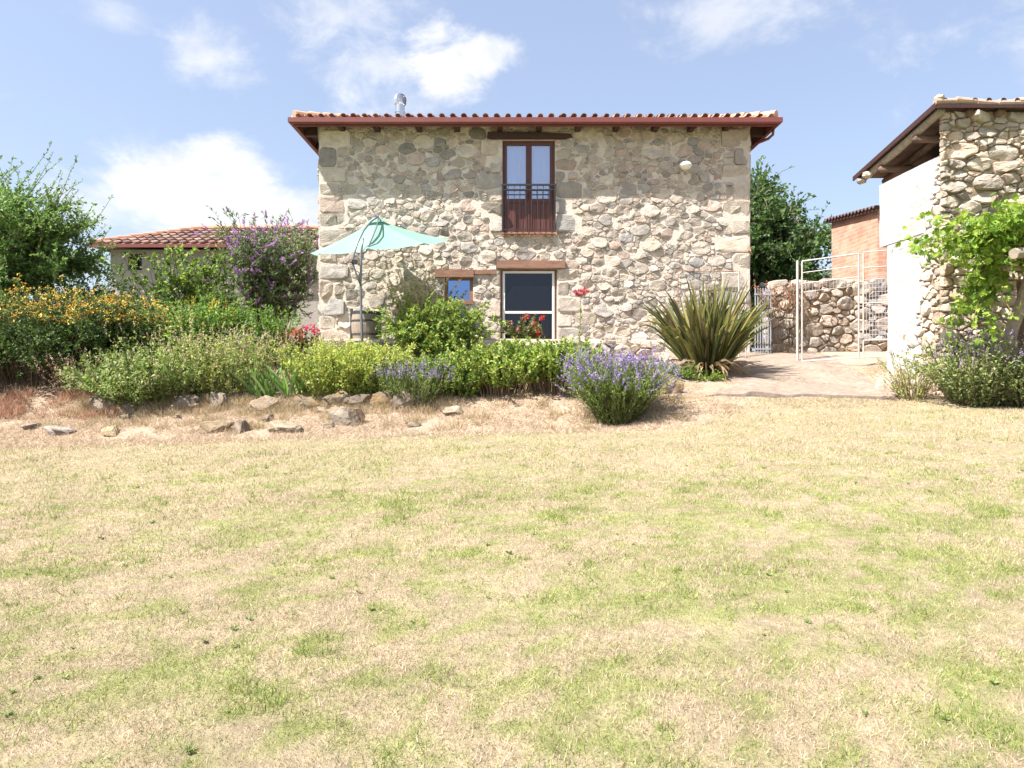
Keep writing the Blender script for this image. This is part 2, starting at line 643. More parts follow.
def sheet_with_holes(geo, x0, x1, z0, z1, holes, org, ux, uz, nrm, reveal=.22, mi=1, mi_rev=1):
    org, ux, uz, nrm = (np.asarray(a, float) for a in (org, ux, uz, nrm))
    xs = sorted({x0, x1, *[h[0] for h in holes], *[h[1] for h in holes]})
    zs = sorted({z0, z1, *[h[2] for h in holes], *[h[3] for h in holes]})

    def P(x, z, d=0.0):
        return org + x * ux + z * uz + d * nrm
    for a, b in zip(xs[:-1], xs[1:]):
        for c, d in zip(zs[:-1], zs[1:]):
            mx, mz = (a + b) / 2, (c + d) / 2
            if any(h[0] < mx < h[1] and h[2] < mz < h[3] for h in holes):
                continue
            geo.add([P(a, c), P(b, c), P(b, d), P(a, d)], [(0, 1, 2, 3)], (1, 1, 1), mi)
    for h in holes:
        q = [(h[0], h[2]), (h[1], h[2]), (h[1], h[3]), (h[0], h[3])]
        for i in range(4):
            a, b = q[i], q[(i + 1) % 4]
            geo.add([P(*a), P(*b), P(*b, -reveal), P(*a, -reveal)], [(0, 1, 2, 3)], (1, 1, 1), mi_rev)


# ---- barrel tiles on one roof slope
def tile_slope(geo, rng, org, u, v, nrm, width, tmax, spacing=.28, course=.38, r=.085, pal=((.52, .31, .22), (.58, .38, .28), (.46, .26, .18), (.62, .46, .36))):
    org, u, v, nrm = (np.asarray(a, float) for a in (org, u, v, nrm))
    pal = np.array(pal)
    th = np.linspace(0, np.pi, 7)
    ncol = int(width / spacing)
    for k in range(ncol):
        s = (k + .5) * width / ncol
        T = tmax(s)
        t = 0.0
        while t < T - .05:
            t1 = min(t + course + .06, T + .1)
            w0, w1 = r * rng.uniform(.95, 1.08), r * .82
            ds = rng.normal(0, .009)
            rings = []
            for tt, w, lift in ((t, w0, .035), (t + .004, w0 * .86, .030), (t1, w1, .0)):
                rings.append(org + (s + ds + np.cos(th) * w)[:, None] * u + tt * v + (np.sin(th) * w * .85 + lift)[:, None] * nrm)
            V = np.concatenate([rings[1], rings[0], rings[2]])
            fs = []
            for a, b in ((0, 7), (7, 14)):
                for i in range(6):
                    fs.append((a + i, a + i + 1, b + i + 1, b + i))
            geo.add(V, fs, pal[rng.integers(len(pal))] * rng.uniform(.8, 1.2))
            t += course


# ---- plants
def norm(a):
    return a / (np.linalg.norm(a, axis=-1, keepdims=True) + 1e-9)


def shoots(rng, base, dirs, length, K=6, droop=.3, wob=.12):
    n = len(base)
    pts = np.zeros((n, K, 3))
    pts[:, 0] = base
    d = norm(dirs)
    step = (np.asarray(length) / (K - 1))[:, None]
    g = np.array([0, 0, -1.0])
    for k in range(1, K):
        d = norm(d + g * droop / K * (k / K) * 2 + rng.normal(0, wob, (n, 3)))
        pts[:, k] = pts[:, k - 1] + d * step
    return pts


def stems_geo(geo, pts, r0, r1, col, sides=3):
    n, K, _ = pts.shape
    t = norm(np.gradient(pts, axis=1))
    a = norm(np.cross(t, np.array([.31, .17, .93])))
    b = np.cross(t, a)
    rad = np.linspace(r0, r1, K)[None, :, None] if np.isscalar(r0) else (r0[:, None] + (r1 - r0)[:, None] * np.linspace(0, 1, K)[None])[..., None]
    V = np.zeros((n, K, sides, 3))
    for s in range(sides):
        th = 2 * math.pi * s / sides
        V[:, :, s] = pts + rad * (math.cos(th) * a + math.sin(th) * b)
    idx = np.arange(n * K * sides).reshape(n, K, sides)
    fs = []
    for s in range(sides):
        s2 = (s + 1) % sides
        fs.append(np.stack([idx[:, :-1, s], idx[:, :-1, s2], idx[:, 1:, s2], idx[:, 1:, s]], -1).reshape(-1, 4))
    geo.add(V.reshape(-1, 3), np.concatenate(fs), col)


def along(rng, pts, m, t0=.3, t1=1.0):
    n, K, _ = pts.shape
    t = rng.uniform(t0, t1, (n, m)) * (K - 1)
    i = np.clip(np.floor(t).astype(int), 0, K - 2)
    f = (t - i)[..., None]
    ar = np.arange(n)[:, None]
    p = pts[ar, i] * (1 - f) + pts[ar, i + 1] * f
    d = norm(pts[ar, i + 1] - pts[ar, i])
    return p.reshape(-1, 3), d.reshape(-1, 3)


def pick(rng, pal, n, jitter=.2):
    pal = np.array(pal)
    return pal[rng.integers(len(pal), size=n)] * rng.uniform(1 - jitter, 1 + jitter, (n, 1))


def leaves_geo(geo, rng, pos, d, size, ratio, cols, spread=1.0, fold=.25, up=.2):
    n = len(pos)
    dd = norm(d * (1 - spread * .5) + rng.normal(0, spread * .6, (n, 3)) + np.array([0, 0, up]))
    side = norm(np.cross(dd, rng.normal(0, .75, (n, 3)) + np.array([-.35, -.3, .75])))
    nr = np.cross(side, dd)
    L = (size * rng.uniform(.65, 1.3, n))[:, None]
    W = L * ratio * .5
    V = np.stack([pos, pos + dd * L * .45 + side * W + nr * W * fold, pos + dd * L - nr * L * .08, pos + dd * L * .45 - side * W + nr * W * fold], 1)
    idx = np.arange(n * 4).reshape(n, 4)
    F3 = np.concatenate([idx[:, [0, 1, 2]], idx[:, [0, 2, 3]]])
    geo.add(V.reshape(-1, 3), F3, np.repeat(cols, 4, 0))


def lobed_geo(geo, rng, pos, d, size, cols):
    n = len(pos)
    dd = norm(d * .4 + rng.normal(0, .6, (n, 3)) + np.array([-.2, -.45, -.25]))
    side = norm(np.cross(dd, rng.normal(0, 1, (n, 3))))
    nr = np.cross(side, dd)
    L = size * rng.uniform(.6, 1.25, n)
    out = [(0, 0), (-.30, .12), (-.52, .38), (-.30, .48), (-.36, .78), (-.12, .70), (0, 1.05), (.12, .70), (.36, .78), (.30, .48), (.52, .38), (.30, .12)]
    V = [pos + dd * (L * .42)[:, None] - nr * (L * .10)[:, None]]
    for a, b in out:
        V.append(pos + dd * (L * b)[:, None] + side * (L * a)[:, None])
    V = np.stack(V, 1)
    m = len(out) + 1
    idx = np.arange(n * m).reshape(n, m)
    F3 = np.concatenate([idx[:, [0, k, k % (m - 1) + 1]] for k in range(1, m)])
    geo.add(V.reshape(-1, 3), F3, np.repeat(cols, m, 0))


def strap_geo(geo, rng, pts, width, cols, face=None):
    """blades: strips along pts with a pointed tip"""
    n, K, _ = pts.shape
    t = norm(np.gradient(pts, axis=1))
    rnd = rng.normal(0, 1, (n, 1, 3)) if face is None else face[:, None, :]
    s = norm(np.cross(t, rnd + 1e-3))
    prof = np.array([.75 if k == 0 else 1.0 for k in range(K)]) * np.sqrt(np.clip(1 - np.linspace(0, 1, K) ** 3, 0, 1)) + 1e-3
    w = (np.asarray(width).reshape(-1, 1) * prof[None] * .5)[..., None]
    V = np.stack([pts - s * w, pts + s * w], 2)
    idx = np.arange(n * K * 2).reshape(n, K, 2)
    fs = np.stack([idx[:, :-1, 0], idx[:, :-1, 1], idx[:, 1:, 1], idx[:, 1:, 0]], -1).reshape(-1, 4)
    geo.add(V.reshape(-1, 3), fs, np.repeat(cols, K * 2, 0))


def dome_dirs(rng, n, spread):
    a = rng.uniform(0, 2 * math.pi, n)
    r = np.sqrt(rng.uniform(0, 1, n)) * spread
    return norm(np.stack([np.cos(a) * r, np.sin(a) * r, np.ones(n)], 1)), a, r


GREEN = [(.15, .25, .042), (.20, .30, .05), (.11, .20, .04), (.25, .34, .07)]
DARKGREEN = [(.05, .10, .028), (.07, .125, .034), (.04, .08, .026), (.10, .16, .045)]
LIME = [(.33, .42, .06), (.42, .47, .10), (.26, .38, .055), (.48, .49, .15)]
GREYGREEN = [(.29, .37, .13), (.38, .44, .17), (.20, .29, .09), (.46, .45, .24)]
STRAW = [(.52, .39, .23), (.46, .33, .19), (.58, .46, .29), (.40, .28, .16)]


def shrub(name, label, cat, pos, rx, ry, h, seed, n=90, leaf=.05, ratio=.5, per=40, pal=GREEN, spread=.55, droop=.35, stem=(.10, .075, .045), t0=.06,
          flower=None, group=None, base_frac=.45, wob=.10, stem_r=.006, lspread=1.0, twigs=0, lenvar=.35, K=6):
    """stems rise from a footprint and fan out; leaves sit along them; flowers at the tips"""
    rng = np.random.default_rng(seed)
    pos = np.asarray(pos, float)
    root = thing(name, label, cat, pos, group)
    dirs, a, r = dome_dirs(rng, n, spread)
    base = pos + np.stack([np.cos(a) * rx * base_frac * r / spread, np.sin(a) * ry * base_frac * r / spread, np.full(n, -.03)], 1)
    base[:, 2] = height(base[:, 0], base[:, 1]) - .03 if h < 2.6 else base[:, 2]
    dirs[:, 0] *= rx / (.55 * h)
    dirs[:, 1] *= ry / (.55 * h)
    L = h * rng.uniform(1 - lenvar, 1.06, n) * np.sqrt(1 + .4 * (r / spread) ** 2 * spread)
    pts = shoots(rng, base, dirs, L, K, droop, wob)
    g = Geo()
    stems_geo(g, pts, stem_r, stem_r * .4, stem)
    leafpts = pts
    if twigs:
        b, d = along(rng, pts, twigs, .3, .98)
        td = norm(d * .8 + rng.normal(0, .6, d.shape) + np.array([0, 0, .15]))
        tp = shoots(rng, b, td, h * rng.uniform(.10, .24, len(b)), 4, droop, wob)
        stems_geo(g, tp, stem_r * .5, stem_r * .2, stem)
        g.build('stems', M['bark'], root)
        gl = Geo()
        p, d = along(rng, tp, per, .05, 1.0)
    else:
        g.build('stems', M['bark'], root)
        gl = Geo()
        p, d = along(rng, pts, per, t0, 1.0)
    cols = pick(rng, pal, len(p))
    clump = fbm(p[:, 0] * 1.0 + p[:, 2], p[:, 1] + p[:, 2] * .7, .35, seed + 3, 2)[:, None]
    cols = cols * (.75 + .5 * clump)
    leaves_geo(gl, rng, p, d, leaf, ratio, cols, lspread)
    gl.build('foliage', M['leaf'], root)
    if flower:
        fl = Geo()
        tips = pts[:, -1]
        tdir = norm(pts[:, -1] - pts[:, -2])
        if twigs and flower.get('on_twigs', True):
            tips = np.concatenate([tips, tp[:, -1]])
            tdir = np.concatenate([tdir, norm(tp[:, -1] - tp[:, -2])])
        zrel = (tips[:, 2] - pos[2]) / h
        ok = (rng.random(len(tips)) < flower['frac']) & (zrel > flower.get('zmin', 0))
        tips, tdir = tips[ok], tdir[ok]
        kind, s = flower['kind'], flower['size']
        pal2 = flower['pal']
        if len(tips) == 0:
            return root
        if kind == 'spike':
            L = s * rng.uniform(.6, 1.3, len(tips))
            sp = shoots(rng, tips, tdir + np.array([0, 0, flower.get('up', .2)]), L, 4, .1, .05)
            p, d = along(rng, sp, flower.get('per', 14), 0, 1)
            leaves_geo(fl, rng, p, d, flower['petal'], .6, pick(rng, pal2, len(p), .25), 1.3)
        else:
            m = flower.get('per', 8)
            p = np.repeat(tips, m, 0) + rng.normal(0, s * .35, (len(tips) * m, 3))
            leaves_geo(fl, rng, p, np.repeat(tdir, m, 0), flower['petal'], .8, pick(rng, pal2, len(p), .2), 1.3)
        f = fl.build(flower.get('part', 'blossom'), M['petal'], root)
        f['kind'] = 'stuff'
    return root


def tree(name, label, cat, pos, trunk_h, crown, seed, limbs=16, twigs=26, per=16, leaf=.09, ratio=.55, pal=GREEN, trunk_r=.12, squash=1.0, lift=0.5, group=None,
         wisps=0, wisp_dir=(.4, 0, 1), wisp_len=1.2, bark=(.16, .12, .085)):
    rng = np.random.default_rng(seed)
    pos = np.asarray(pos, float)
    root = thing(name, label, cat, pos, group)
    tr = Geo()
    ts = shoots(rng, pos[None] - [[0, 0, .1]], np.array([[.05, 0, 1.0]]), [trunk_h], 7, 0, .05)
    stems_geo(tr, ts, trunk_r, trunk_r * .55, bark, 8)
    n = limbs
    b, d = along(rng, ts, n, .35, 1.0)
    a = rng.uniform(0, 2 * math.pi, n)
    e = rng.uniform(-.25, 1.3, n)
    dd = np.stack([np.cos(a) * np.cos(e), np.sin(a) * np.cos(e), np.sin(e) * squash + lift * .4], 1)
    L = crown * rng.uniform(.65, 1.12, n)
    lb = shoots(rng, b, dd, L, 7, .15, .13)
    stems_geo(tr, lb, trunk_r * .42, trunk_r * .10, bark, 5)
    b2, d2 = along(rng, lb, twigs, .25, 1.0)
    t2 = norm(d2 * .7 + rng.normal(0, .65, d2.shape) + np.array([0, 0, .1]))
    tp = shoots(rng, b2, t2, crown * rng.uniform(.14, .34, len(b2)), 4, .25, .15)
    stems_geo(tr, tp, trunk_r * .07, trunk_r * .03, bark, 3)
    gl = Geo()
    p, d = along(rng, tp, per, 0, 1)
    cols = pick(rng, pal, len(p)) * (.7 + .6 * fbm(p[:, 0] + p[:, 2], p[:, 1] - p[:, 2], crown * .3, seed, 2))[:, None]
    leaves_geo(gl, rng, p, d, leaf, ratio, cols, 1.0)
    if wisps:
        b3 = b2[rng.integers(len(b2), size=wisps)]
        wd = np.array(wisp_dir) + rng.normal(0, .38, (wisps, 3))
        wp = shoots(rng, b3, wd, wisp_len * rng.uniform(.6, 1.2, wisps), 7, .3, .08)
        stems_geo(tr, wp, .010, .004, bark, 3)
        p, d = along(rng, wp, 34, .15, 1)
        leaves_geo(gl, rng, p, d, leaf * .8, ratio, pick(rng, pal, len(p)), 1.0)
    tr.build('trunk', M['bark'], root)
    gl.build('crown', M['leaf'], root)
    return root


def boulder(label, pos, size, seed, col=(.34, .29, .22), col2=(.40, .24, .09), group='rocks along the dry bank', flat=.40, name='rock', rot=None):
    rng = np.random.default_rng(seed)
    import bmesh
    bm = bmesh.new()
    bmesh.ops.create_icosphere(bm, subdivisions=4, radius=1.0)
    V = np.array([v.co[:] for v in bm.verts])
    fs = np.array([[v.index for v in f.verts] for f in bm.faces])
    bm.free()
    # chop with random planes so that faces and edges look broken
    for k in range(16):
        nrm = norm(rng.normal(0, 1, 3))
        c = rng.uniform(.42, .85)
        dd = V @ nrm - c
        V = V - np.outer(np.clip(dd, 0, None) * .92, nrm)
    V = V + (fbm(V[:, 0] * 2 + V[:, 2], V[:, 1] * 2 - V[:, 2],   .5, seed, 5) - .5)[:, None] * .42 * norm(V)
    V = V / np.abs(V).max(0)
    V = V * np.array(size) * .5
    a = rng.uniform(-.3, .3) if rot is None else rot
    R = np.array([[math.cos(a), -math.sin(a), 0], [math.sin(a), math.cos(a), 0], [0, 0, 1]])
    V = V @ R.T
    lich = sstep(.45, .65, fbm(V[:, 0] + V[:, 2], V[:, 1] + V[:, 2] * .6, .18, seed + 9, 3))[:, None]
    C = (np.array(col) * (1 - lich) + np.array(col2) * lich) * .82
    V = V + np.array(pos) + [0, 0, size[2] * (.5 - flat)]
    o = Geo().add(V, fs, C).build(name, M['stone'], None, smooth=False)
    return tag(o, label, 'rock', group)

# ------------------------------------------------------------------ ground
STRAW_C, GREEN_C = np.array([.37, .295, .20]), np.array([.26, .265, .105])


def lawn_end(x):
    return 10.6 + 1.7 * sstep(2.0, 5.0, x) + (fbm(x, x * 0, 1.3, 44, 2) - .5) * .5


def green_amount(x, y):
    a = fbm(x * .8, y, 1.5, 21, 3)
    b = fbm(x * .8, y, .30, 33, 4)
    c = fbm(x, y, .09, 35, 2)
    g = sstep(.38, .64, a * .17 + b * .36 + c * .47)
    g = g * (.34 + .66 * sstep(11.0, 4.5, y))
    return np.clip(g, 0, 1)


def build_ground():
    def axis(lo, hi, step, far):
        mid = np.arange(lo, hi + step / 2, step)
        out = np.geomspace(1.0, far, 14)
        return np.concatenate([lo - out[::-1], mid, hi + out])
    xs, ys = axis(-13, 13, .13, 700), axis(-1, 20, .11, 800)
    X, Y = np.meshgrid(xs, ys)
    Z = height(X.ravel(), Y.ravel())
    x, y = X.ravel(), Y.ravel()
    V = np.column_stack([x, y, Z])
    nx, ny = len(xs), len(ys)
    idx = np.arange(nx * ny).reshape(ny, nx)
    Fq = np.stack([idx[:-1, :-1], idx[:-1, 1:], idx[1:, 1:], idx[1:, :-1]], -1).reshape(-1, 4)
    g = green_amount(x, y)[:, None]
    lawn = (STRAW_C * (1 - g) + GREEN_C * g) * (.70 + .3 * fbm(x, y, .3, 19, 2))[:, None]
    dry = np.array([.39, .30, .22]) * (.85 + .3 * fbm(x, y, .5, 3))[:, None]
    soil = np.array([.25, .175, .11])
    p = sstep(.50, .62, fbm(x, y, .6, 61))[:, None]
    bank = dry * (1 - .35 * p) * .92 + soil * .35 * p
    bed = soil * (.8 + .4 * fbm(x, y, .4, 8))[:, None] * .75 + dry * .25
    gravel = np.array([.33, .255, .19]) * (.85 + .3 * fbm(x, y, .5, 13))[:, None]
    le = lawn_end(x)
    wl = sstep(-.25, .35, y - le)[:, None]
    C = lawn * (1 - wl) + bank * wl
    rb = sstep(1.2, 3.4, x)[:, None]
    wb = sstep(12.4, 12.9, y)[:, None]
    C = C * (1 - wb) + (bed * (1 - rb) + gravel * rb) * wb
    wt = sstep(15.7, 15.9, y)[:, None]
    C = C * (1 - wt) + np.array([.40, .33, .245]) * wt
    far = np.maximum(sstep(20, 26, y), sstep(13, 16, np.abs(x)))[:, None]
    C = C * (1 - far) + np.array([.11, .14, .05]) * far
    o = Geo().add(V, Fq, C).build('ground', M['ground'], None, True)
    o['kind'] = 'structure'
    # the sandy track up to the gate
    u = np.linspace(0, 1, 60)
    w = np.linspace(0, 1, 46)
    U, W = np.meshgrid(u, w)
    yy = 12.45 + 4.66 * U
    xl = 3.55 + .55 * np.sin(U * 5) + .6 * U + (fbm(yy, yy * 0, .5, 71) - .5) * .5
    xr = 7.35 + .6 * U + (fbm(yy, yy * 0 + 5, .5, 72) - .5) * .4
    xx = xl + (xr - xl) * W
    yy = yy + (fbm(xx, xx * 0, .6, 73) - .5) * .5 * (1 - U)
    U[:, 1:] = U[:, 1:]
    yy[:, 0] = yy[:, 1] - .02
    xx[:, 0] = xx[:, 1]
    zz = height(xx.ravel(), yy.ravel()) + .012 + (.085 * np.clip(1 - U * 5, 0, 1) * (.35 + .65 * sstep(.35, .6, fbm(xx, yy * 0, .7, 77, 2)))).ravel()
    zz = zz.reshape(U.shape)
    zz[:, 0] = height(xx[:, 0], yy[:, 0]) - .03
    zz = zz.ravel()
    e = (np.minimum(W, 1 - W) * 8).ravel()
    zz -= .06 * np.clip(1 - e * 2, 0, 1)
    V = np.column_stack([xx.ravel(), yy.ravel(), zz])
    idx = np.arange(V.shape[0]).reshape(46, 60)
    Fq = np.stack([idx[:-1, :-1], idx[:-1, 1:], idx[1:, 1:], idx[1:, :-1]], -1).reshape(-1, 4)
    C = np.array([.29, .23, .185]) * (.8 + .4 * fbm(V[:, 0], V[:, 1], .4, 75))[:, None]
    C = C * (1 - .45 * (U.ravel() < .02))[:, None]
    o = Geo().add(V, Fq[:, ::-1], C).build('path', M['path'], None, True)
    o['kind'] = 'structure'


build_ground()


def grass_mesh(name, label, x, y, h, w, cols, seed, lean=.9, mat='grass', bend=.5):
    rng = np.random.default_rng(seed)
    n = len(x)
    z = height(x, y)
    base = np.column_stack([x, y, z - .004])
    d = norm(np.column_stack([rng.normal(0, lean, n), rng.normal(0, lean, n), np.abs(rng.normal(.8, .35, n)) + .1]))
    side = norm(np.cross(d, rng.normal(0, 1, (n, 3)))) * (w * .5)[:, None]
    tip = base + d * h[:, None] + np.array([0, 0, -1.0]) * (h * .15 * bend)[:, None]
    V = np.stack([base - side, base + side, tip], 1).reshape(-1, 3)
    Fq = np.arange(n * 3).reshape(n, 3)
    o = Geo().add(V, Fq, np.repeat(cols, 3, 0)).build(name, M[mat])
    o['kind'] = 'stuff'
    return tag(o, label, 'grass')


def build_grass():
    rng = np.random.default_rng(5)
    X, Y = [], []
    for y0, y1, dens in ((2.1, 3.4, 9500), (3.4, 5, 6500), (5, 7, 3800), (7, 9.5, 2100), (9.5, 12.8, 1300)):
        half = .80 * y1 + .9
        n = int((y1 - y0) * 2 * half * dens)
        X.append(rng.uniform(-half, half, n))
        Y.append(rng.uniform(y0, y1, n))
    x, y = np.concatenate(X), np.concatenate(Y)
    ok = (y < lawn_end(x) + rng.normal(.05, .18, len(x))) & (np.abs(x) < 13)
    x, y = x[ok], y[ok]
    n = len(x)
    g = green_amount(x, y)
    tuft = sstep(.55, .75, fbm(x, y, .22, 91, 2))
    isg = rng.random(n) < np.clip(g * .60 + .12 + .25 * tuft * g, 0, .95)
    gp = pick(rng, [(.21, .285, .06), (.28, .33, .085), (.14, .22, .045), (.37, .385, .14)], n, .32)
    sp = pick(rng, [(.50, .395, .265), (.56, .46, .32), (.45, .335, .215), (.61, .52, .38), (.38, .285, .17)], n, .27)
    cols = np.where(isg[:, None], gp, sp)
    matted = sstep(.5, .7, fbm(x, y, .7, 95, 3))
    h = rng.uniform(.014, .042, n) * (1 + 1.1 * tuft * isg) * (1 + .03 * y) * (1 - .35 * matted)
    w = rng.uniform(.0025, .0045, n) * (1 + np.clip(y - 3, 0, 9) * .16)
    grass_mesh('lawn_grass', 'short mown lawn grass, straw coloured with green patches', x, y, h, w, cols, 6, lean=.55)
    # broad-leaved weeds pressed flat among the grass
    m = 420
    wx, wy = rng.uniform(-9, 9, m), rng.uniform(2.3, 9.5, m)
    ok = (np.abs(wx) < .8 * wy + .5) & (fbm(wx, wy, 1.1, 96, 2) > .45)
    wx, wy = wx[ok], wy[ok]
    k = 11
    rad = np.repeat(rng.uniform(.014, .030, len(wx)), k)
    px, py = np.repeat(wx, k), np.repeat(wy, k)
    ang = rng.uniform(0, 2 * math.pi, len(px))
    p = np.column_stack([px, py, height(px, py) + .006])
    d = np.column_stack([np.cos(ang), np.sin(ang), rng.uniform(.1, .6, len(px))])
    gl = Geo()
    leaves_geo(gl, rng, p, d, rad, .5, pick(rng, [(.19, .27, .07), (.24, .31, .09), (.28, .33, .13)], len(px)), .2)
    o = gl.build('lawn_weeds', M['leaf'])
    o['kind'] = 'stuff'
    tag(o, 'small flat broad leaved weeds scattered through the dry lawn', 'weeds')
    # dry straw grass on the bank
    n = 120000
    x, y = rng.uniform(-12, 4.0, n), rng.uniform(10.3, 12.75, n)
    ok = (y > lawn_end(x) - .1 + rng.normal(0, .15, n)) & (fbm(x, y, .5, 17) > .30 + .16 * rng.random(n)) & (y < 12.7 - .6 * sstep(1, 3, x))
    x, y = x[ok], y[ok]
    n = len(x)
    cols = pick(rng, [(.55, .45, .33), (.60, .51, .39), (.47, .36, .25), (.47, .355, .25)], n, .18)
    grass_mesh('dry_grass', 'dry blond grass lying over the stony bank below the flower bed', x, y, rng.uniform(.04, .13, n), rng.uniform(.006, .012, n), cols, 7, lean=1.3)
    n = 9000
    x, y = rng.uniform(-12, -6.9, n), rng.uniform(11.9, 12.9, n)
    ok = fbm(x, y, .45, 27) > .43
    x, y = x[ok], y[ok]
    n = len(x)
    cols = pick(rng, [(.40, .22, .15), (.47, .29, .20), (.33, .17, .11), (.50, .36, .24)], n, .18)
    grass_mesh('red_brown_grass', 'withered red brown grass at the foot of the orange flowered bushes', x, y, rng.uniform(.12, .34, n), rng.uniform(.008, .016, n), cols, 8, lean=.55)
    # thin dry tufts on the sandy ground by the track and along the bed
    n = 26000
    x, y = rng.uniform(2.4, 9.5, n), rng.uniform(11.9, 15.2, n)
    ok = (fbm(x, y, .45, 37) > .52) | ((y < 12.5) & (fbm(x, y, .3, 38) > .40))
    x, y = x[ok], y[ok]
    n = len(x)
    cols = pick(rng, [(.45, .345, .23), (.50, .40, .28), (.38, .27, .175), (.24, .25, .10)], n, .18)
    grass_mesh('sparse_grass', 'sparse dry grass on the sandy ground in front of the gate', x, y, rng.uniform(.03, .09, n), rng.uniform(.006, .011, n), cols, 9, lean=1.0)


build_grass()

# ------------------------------------------------------------------ the stone house
HY, HX0, HX1, HB = 17.0, -4.80, 5.92, 25.0
house = thing('stone_house', 'two storey rubble stone farmhouse with a low tiled hip roof', 'house', (.56, HY, 2.3))
FRENCH = (-.24, 1.07, 5.06, 7.38)
PATIO = (-.29, 1.12, 2.30, 4.17)
SMALLW = (-1.67, -.97, 3.29, 3.95)
WALL_TOP = 7.80


def build_house_walls():
    rng = np.random.default_rng(3)
    holes = [FRENCH, PATIO, SMALLW]
    lint = [(-.62, 1.48, 7.38, 7.56), (-.38, 1.32, 4.17, 4.36), (-1.90, -.36, 3.95, 4.14)]
    blocks = []
    z, k = 1.85, 0
    while z < 7.5:
        h = rng.uniform(.32, .52)
        w = (.72 if k % 2 else .42) * rng.uniform(.85, 1.2)
        blocks.append((HX0, HX0 + w, z, z + h))
        z += h
        k += 1
    z, k = 1.85, 0
    while z < 7.5:
        h = rng.uniform(.30, .50)
        w = (.78 if k % 2 else .42) * rng.uniform(.85, 1.2)
        blocks.append((HX1 - w, HX1, z, z + h))
        z += h
        k += 1
    for (x0, x1, z0, z1) in (FRENCH, PATIO):
        for side in (-1, 1):
            z, k = z0 + .02, (side + 1) // 2
            while z < z1 - .2:
                h = min(rng.uniform(.26, .46), z1 - z)
                w = (.62 if k % 2 else .34) * rng.uniform(.8, 1.2)
                if side < 0:
                    if (x0 - w) > -.92 or z0 > 4:
                        blocks.append((x0 - w, x0, z, z + h))
                else:
                    blocks.append((x1, x1 + w, z, z + h))
                z += h
                k += 1
    sizes = ((.17, .010), (.125, .05), (.090, .22), (.066, .6), (.046, 1.1), (.032, 1.1))
    polys = rubble(rng, HX0, HX1, 1.75, WALL_TOP, holes + lint, sizes, 1.5, .011, 11000, blocks)
    g = Geo()
    sheet_with_holes(g, HX0, HX1, 1.6, WALL_TOP, holes, (0, HY, 0), (1, 0, 0), (0, 0, 1), (0, -1, 0), .25)
    stones(g, rng, polys, (0, HY, 0), (1, 0, 0), (0, 0, 1), (0, -1, 0), (.014, .036), rough=.013, tilt=.14)
    # the two end walls and the back
    for (org, ux, nrm, w) in (((HX0, HB, 0), (0, -1, 0), (-1, 0, 0), HB - HY), ((HX1, HY, 0), (0, 1, 0), (1, 0, 0), HB - HY)):
        pl = rubble(rng, 0, w, 1.75, WALL_TOP, [], ((.27, .06), (.20, .3), (.15, .6), (.10, .6)), 1.35, .034, 1600)
        sheet_with_holes(g, 0, w, 1.6, WALL_TOP, [], org, ux, (0, 0, 1), nrm)
        stones(g, rng, pl, org, ux, (0, 0, 1), nrm, (.018, .05))
    g.add([(HX1, HB, 1.6), (HX0, HB, 1.6), (HX0, HB, WALL_TOP), (HX1, HB, WALL_TOP)], [(0, 1, 2, 3)], (1, 1, 1), 1)
    g.build('wall', [M['stone'], M['mortar']], house)
    # dark rooms behind the openings
    r = Geo()
    for (x0, x1, z0, z1) in (FRENCH, PATIO, SMALLW):
        q = [(x0, HY + .25, z0), (x1, HY + .25, z0), (x1, HY + .25, z1), (x0, HY + .25, z1)]
        b = [(x0 - .4, HY + 2.2, z0), (x1 + .4, HY + 2.2, z0), (x1 + .4, HY + 2.2, z1), (x0 - .4, HY + 2.2, z1)]
        r.add(q + b, [(0, 1, 5, 4), (1, 2, 6, 5), (2, 3, 7, 6), (3, 0, 4, 7), (4, 5, 6, 7)])
    r.build('interior', M['room'], house)


build_house_walls()

RX0, RX1, RY0, RY1 = HX0 - .47, HX1 + .47, HY - .47, HB + .47
RZ, TAN = 7.70, .29
CP, SP = math.cos(math.atan(TAN)), math.sin(math.atan(TAN))


def hip_deck(g, x0, x1, y0, y1, z0, tan, dz=0.0, mi=0):
    hd = (y1 - y0) / 2
    ym = (y0 + y1) / 2
    zt = z0 + hd * tan
    V = [(x0, y0, z0 + dz), (x1, y0, z0 + dz), (x1, y1, z0 + dz), (x0, y1, z0 + dz), (x0 + hd, ym, zt + dz), (x1 - hd, ym, zt + dz)]
    g.add(V, [(0, 1, 5, 4), (1, 2, 5), (2, 3, 4, 5), (3, 0, 4)], (1, 1, 1), mi)


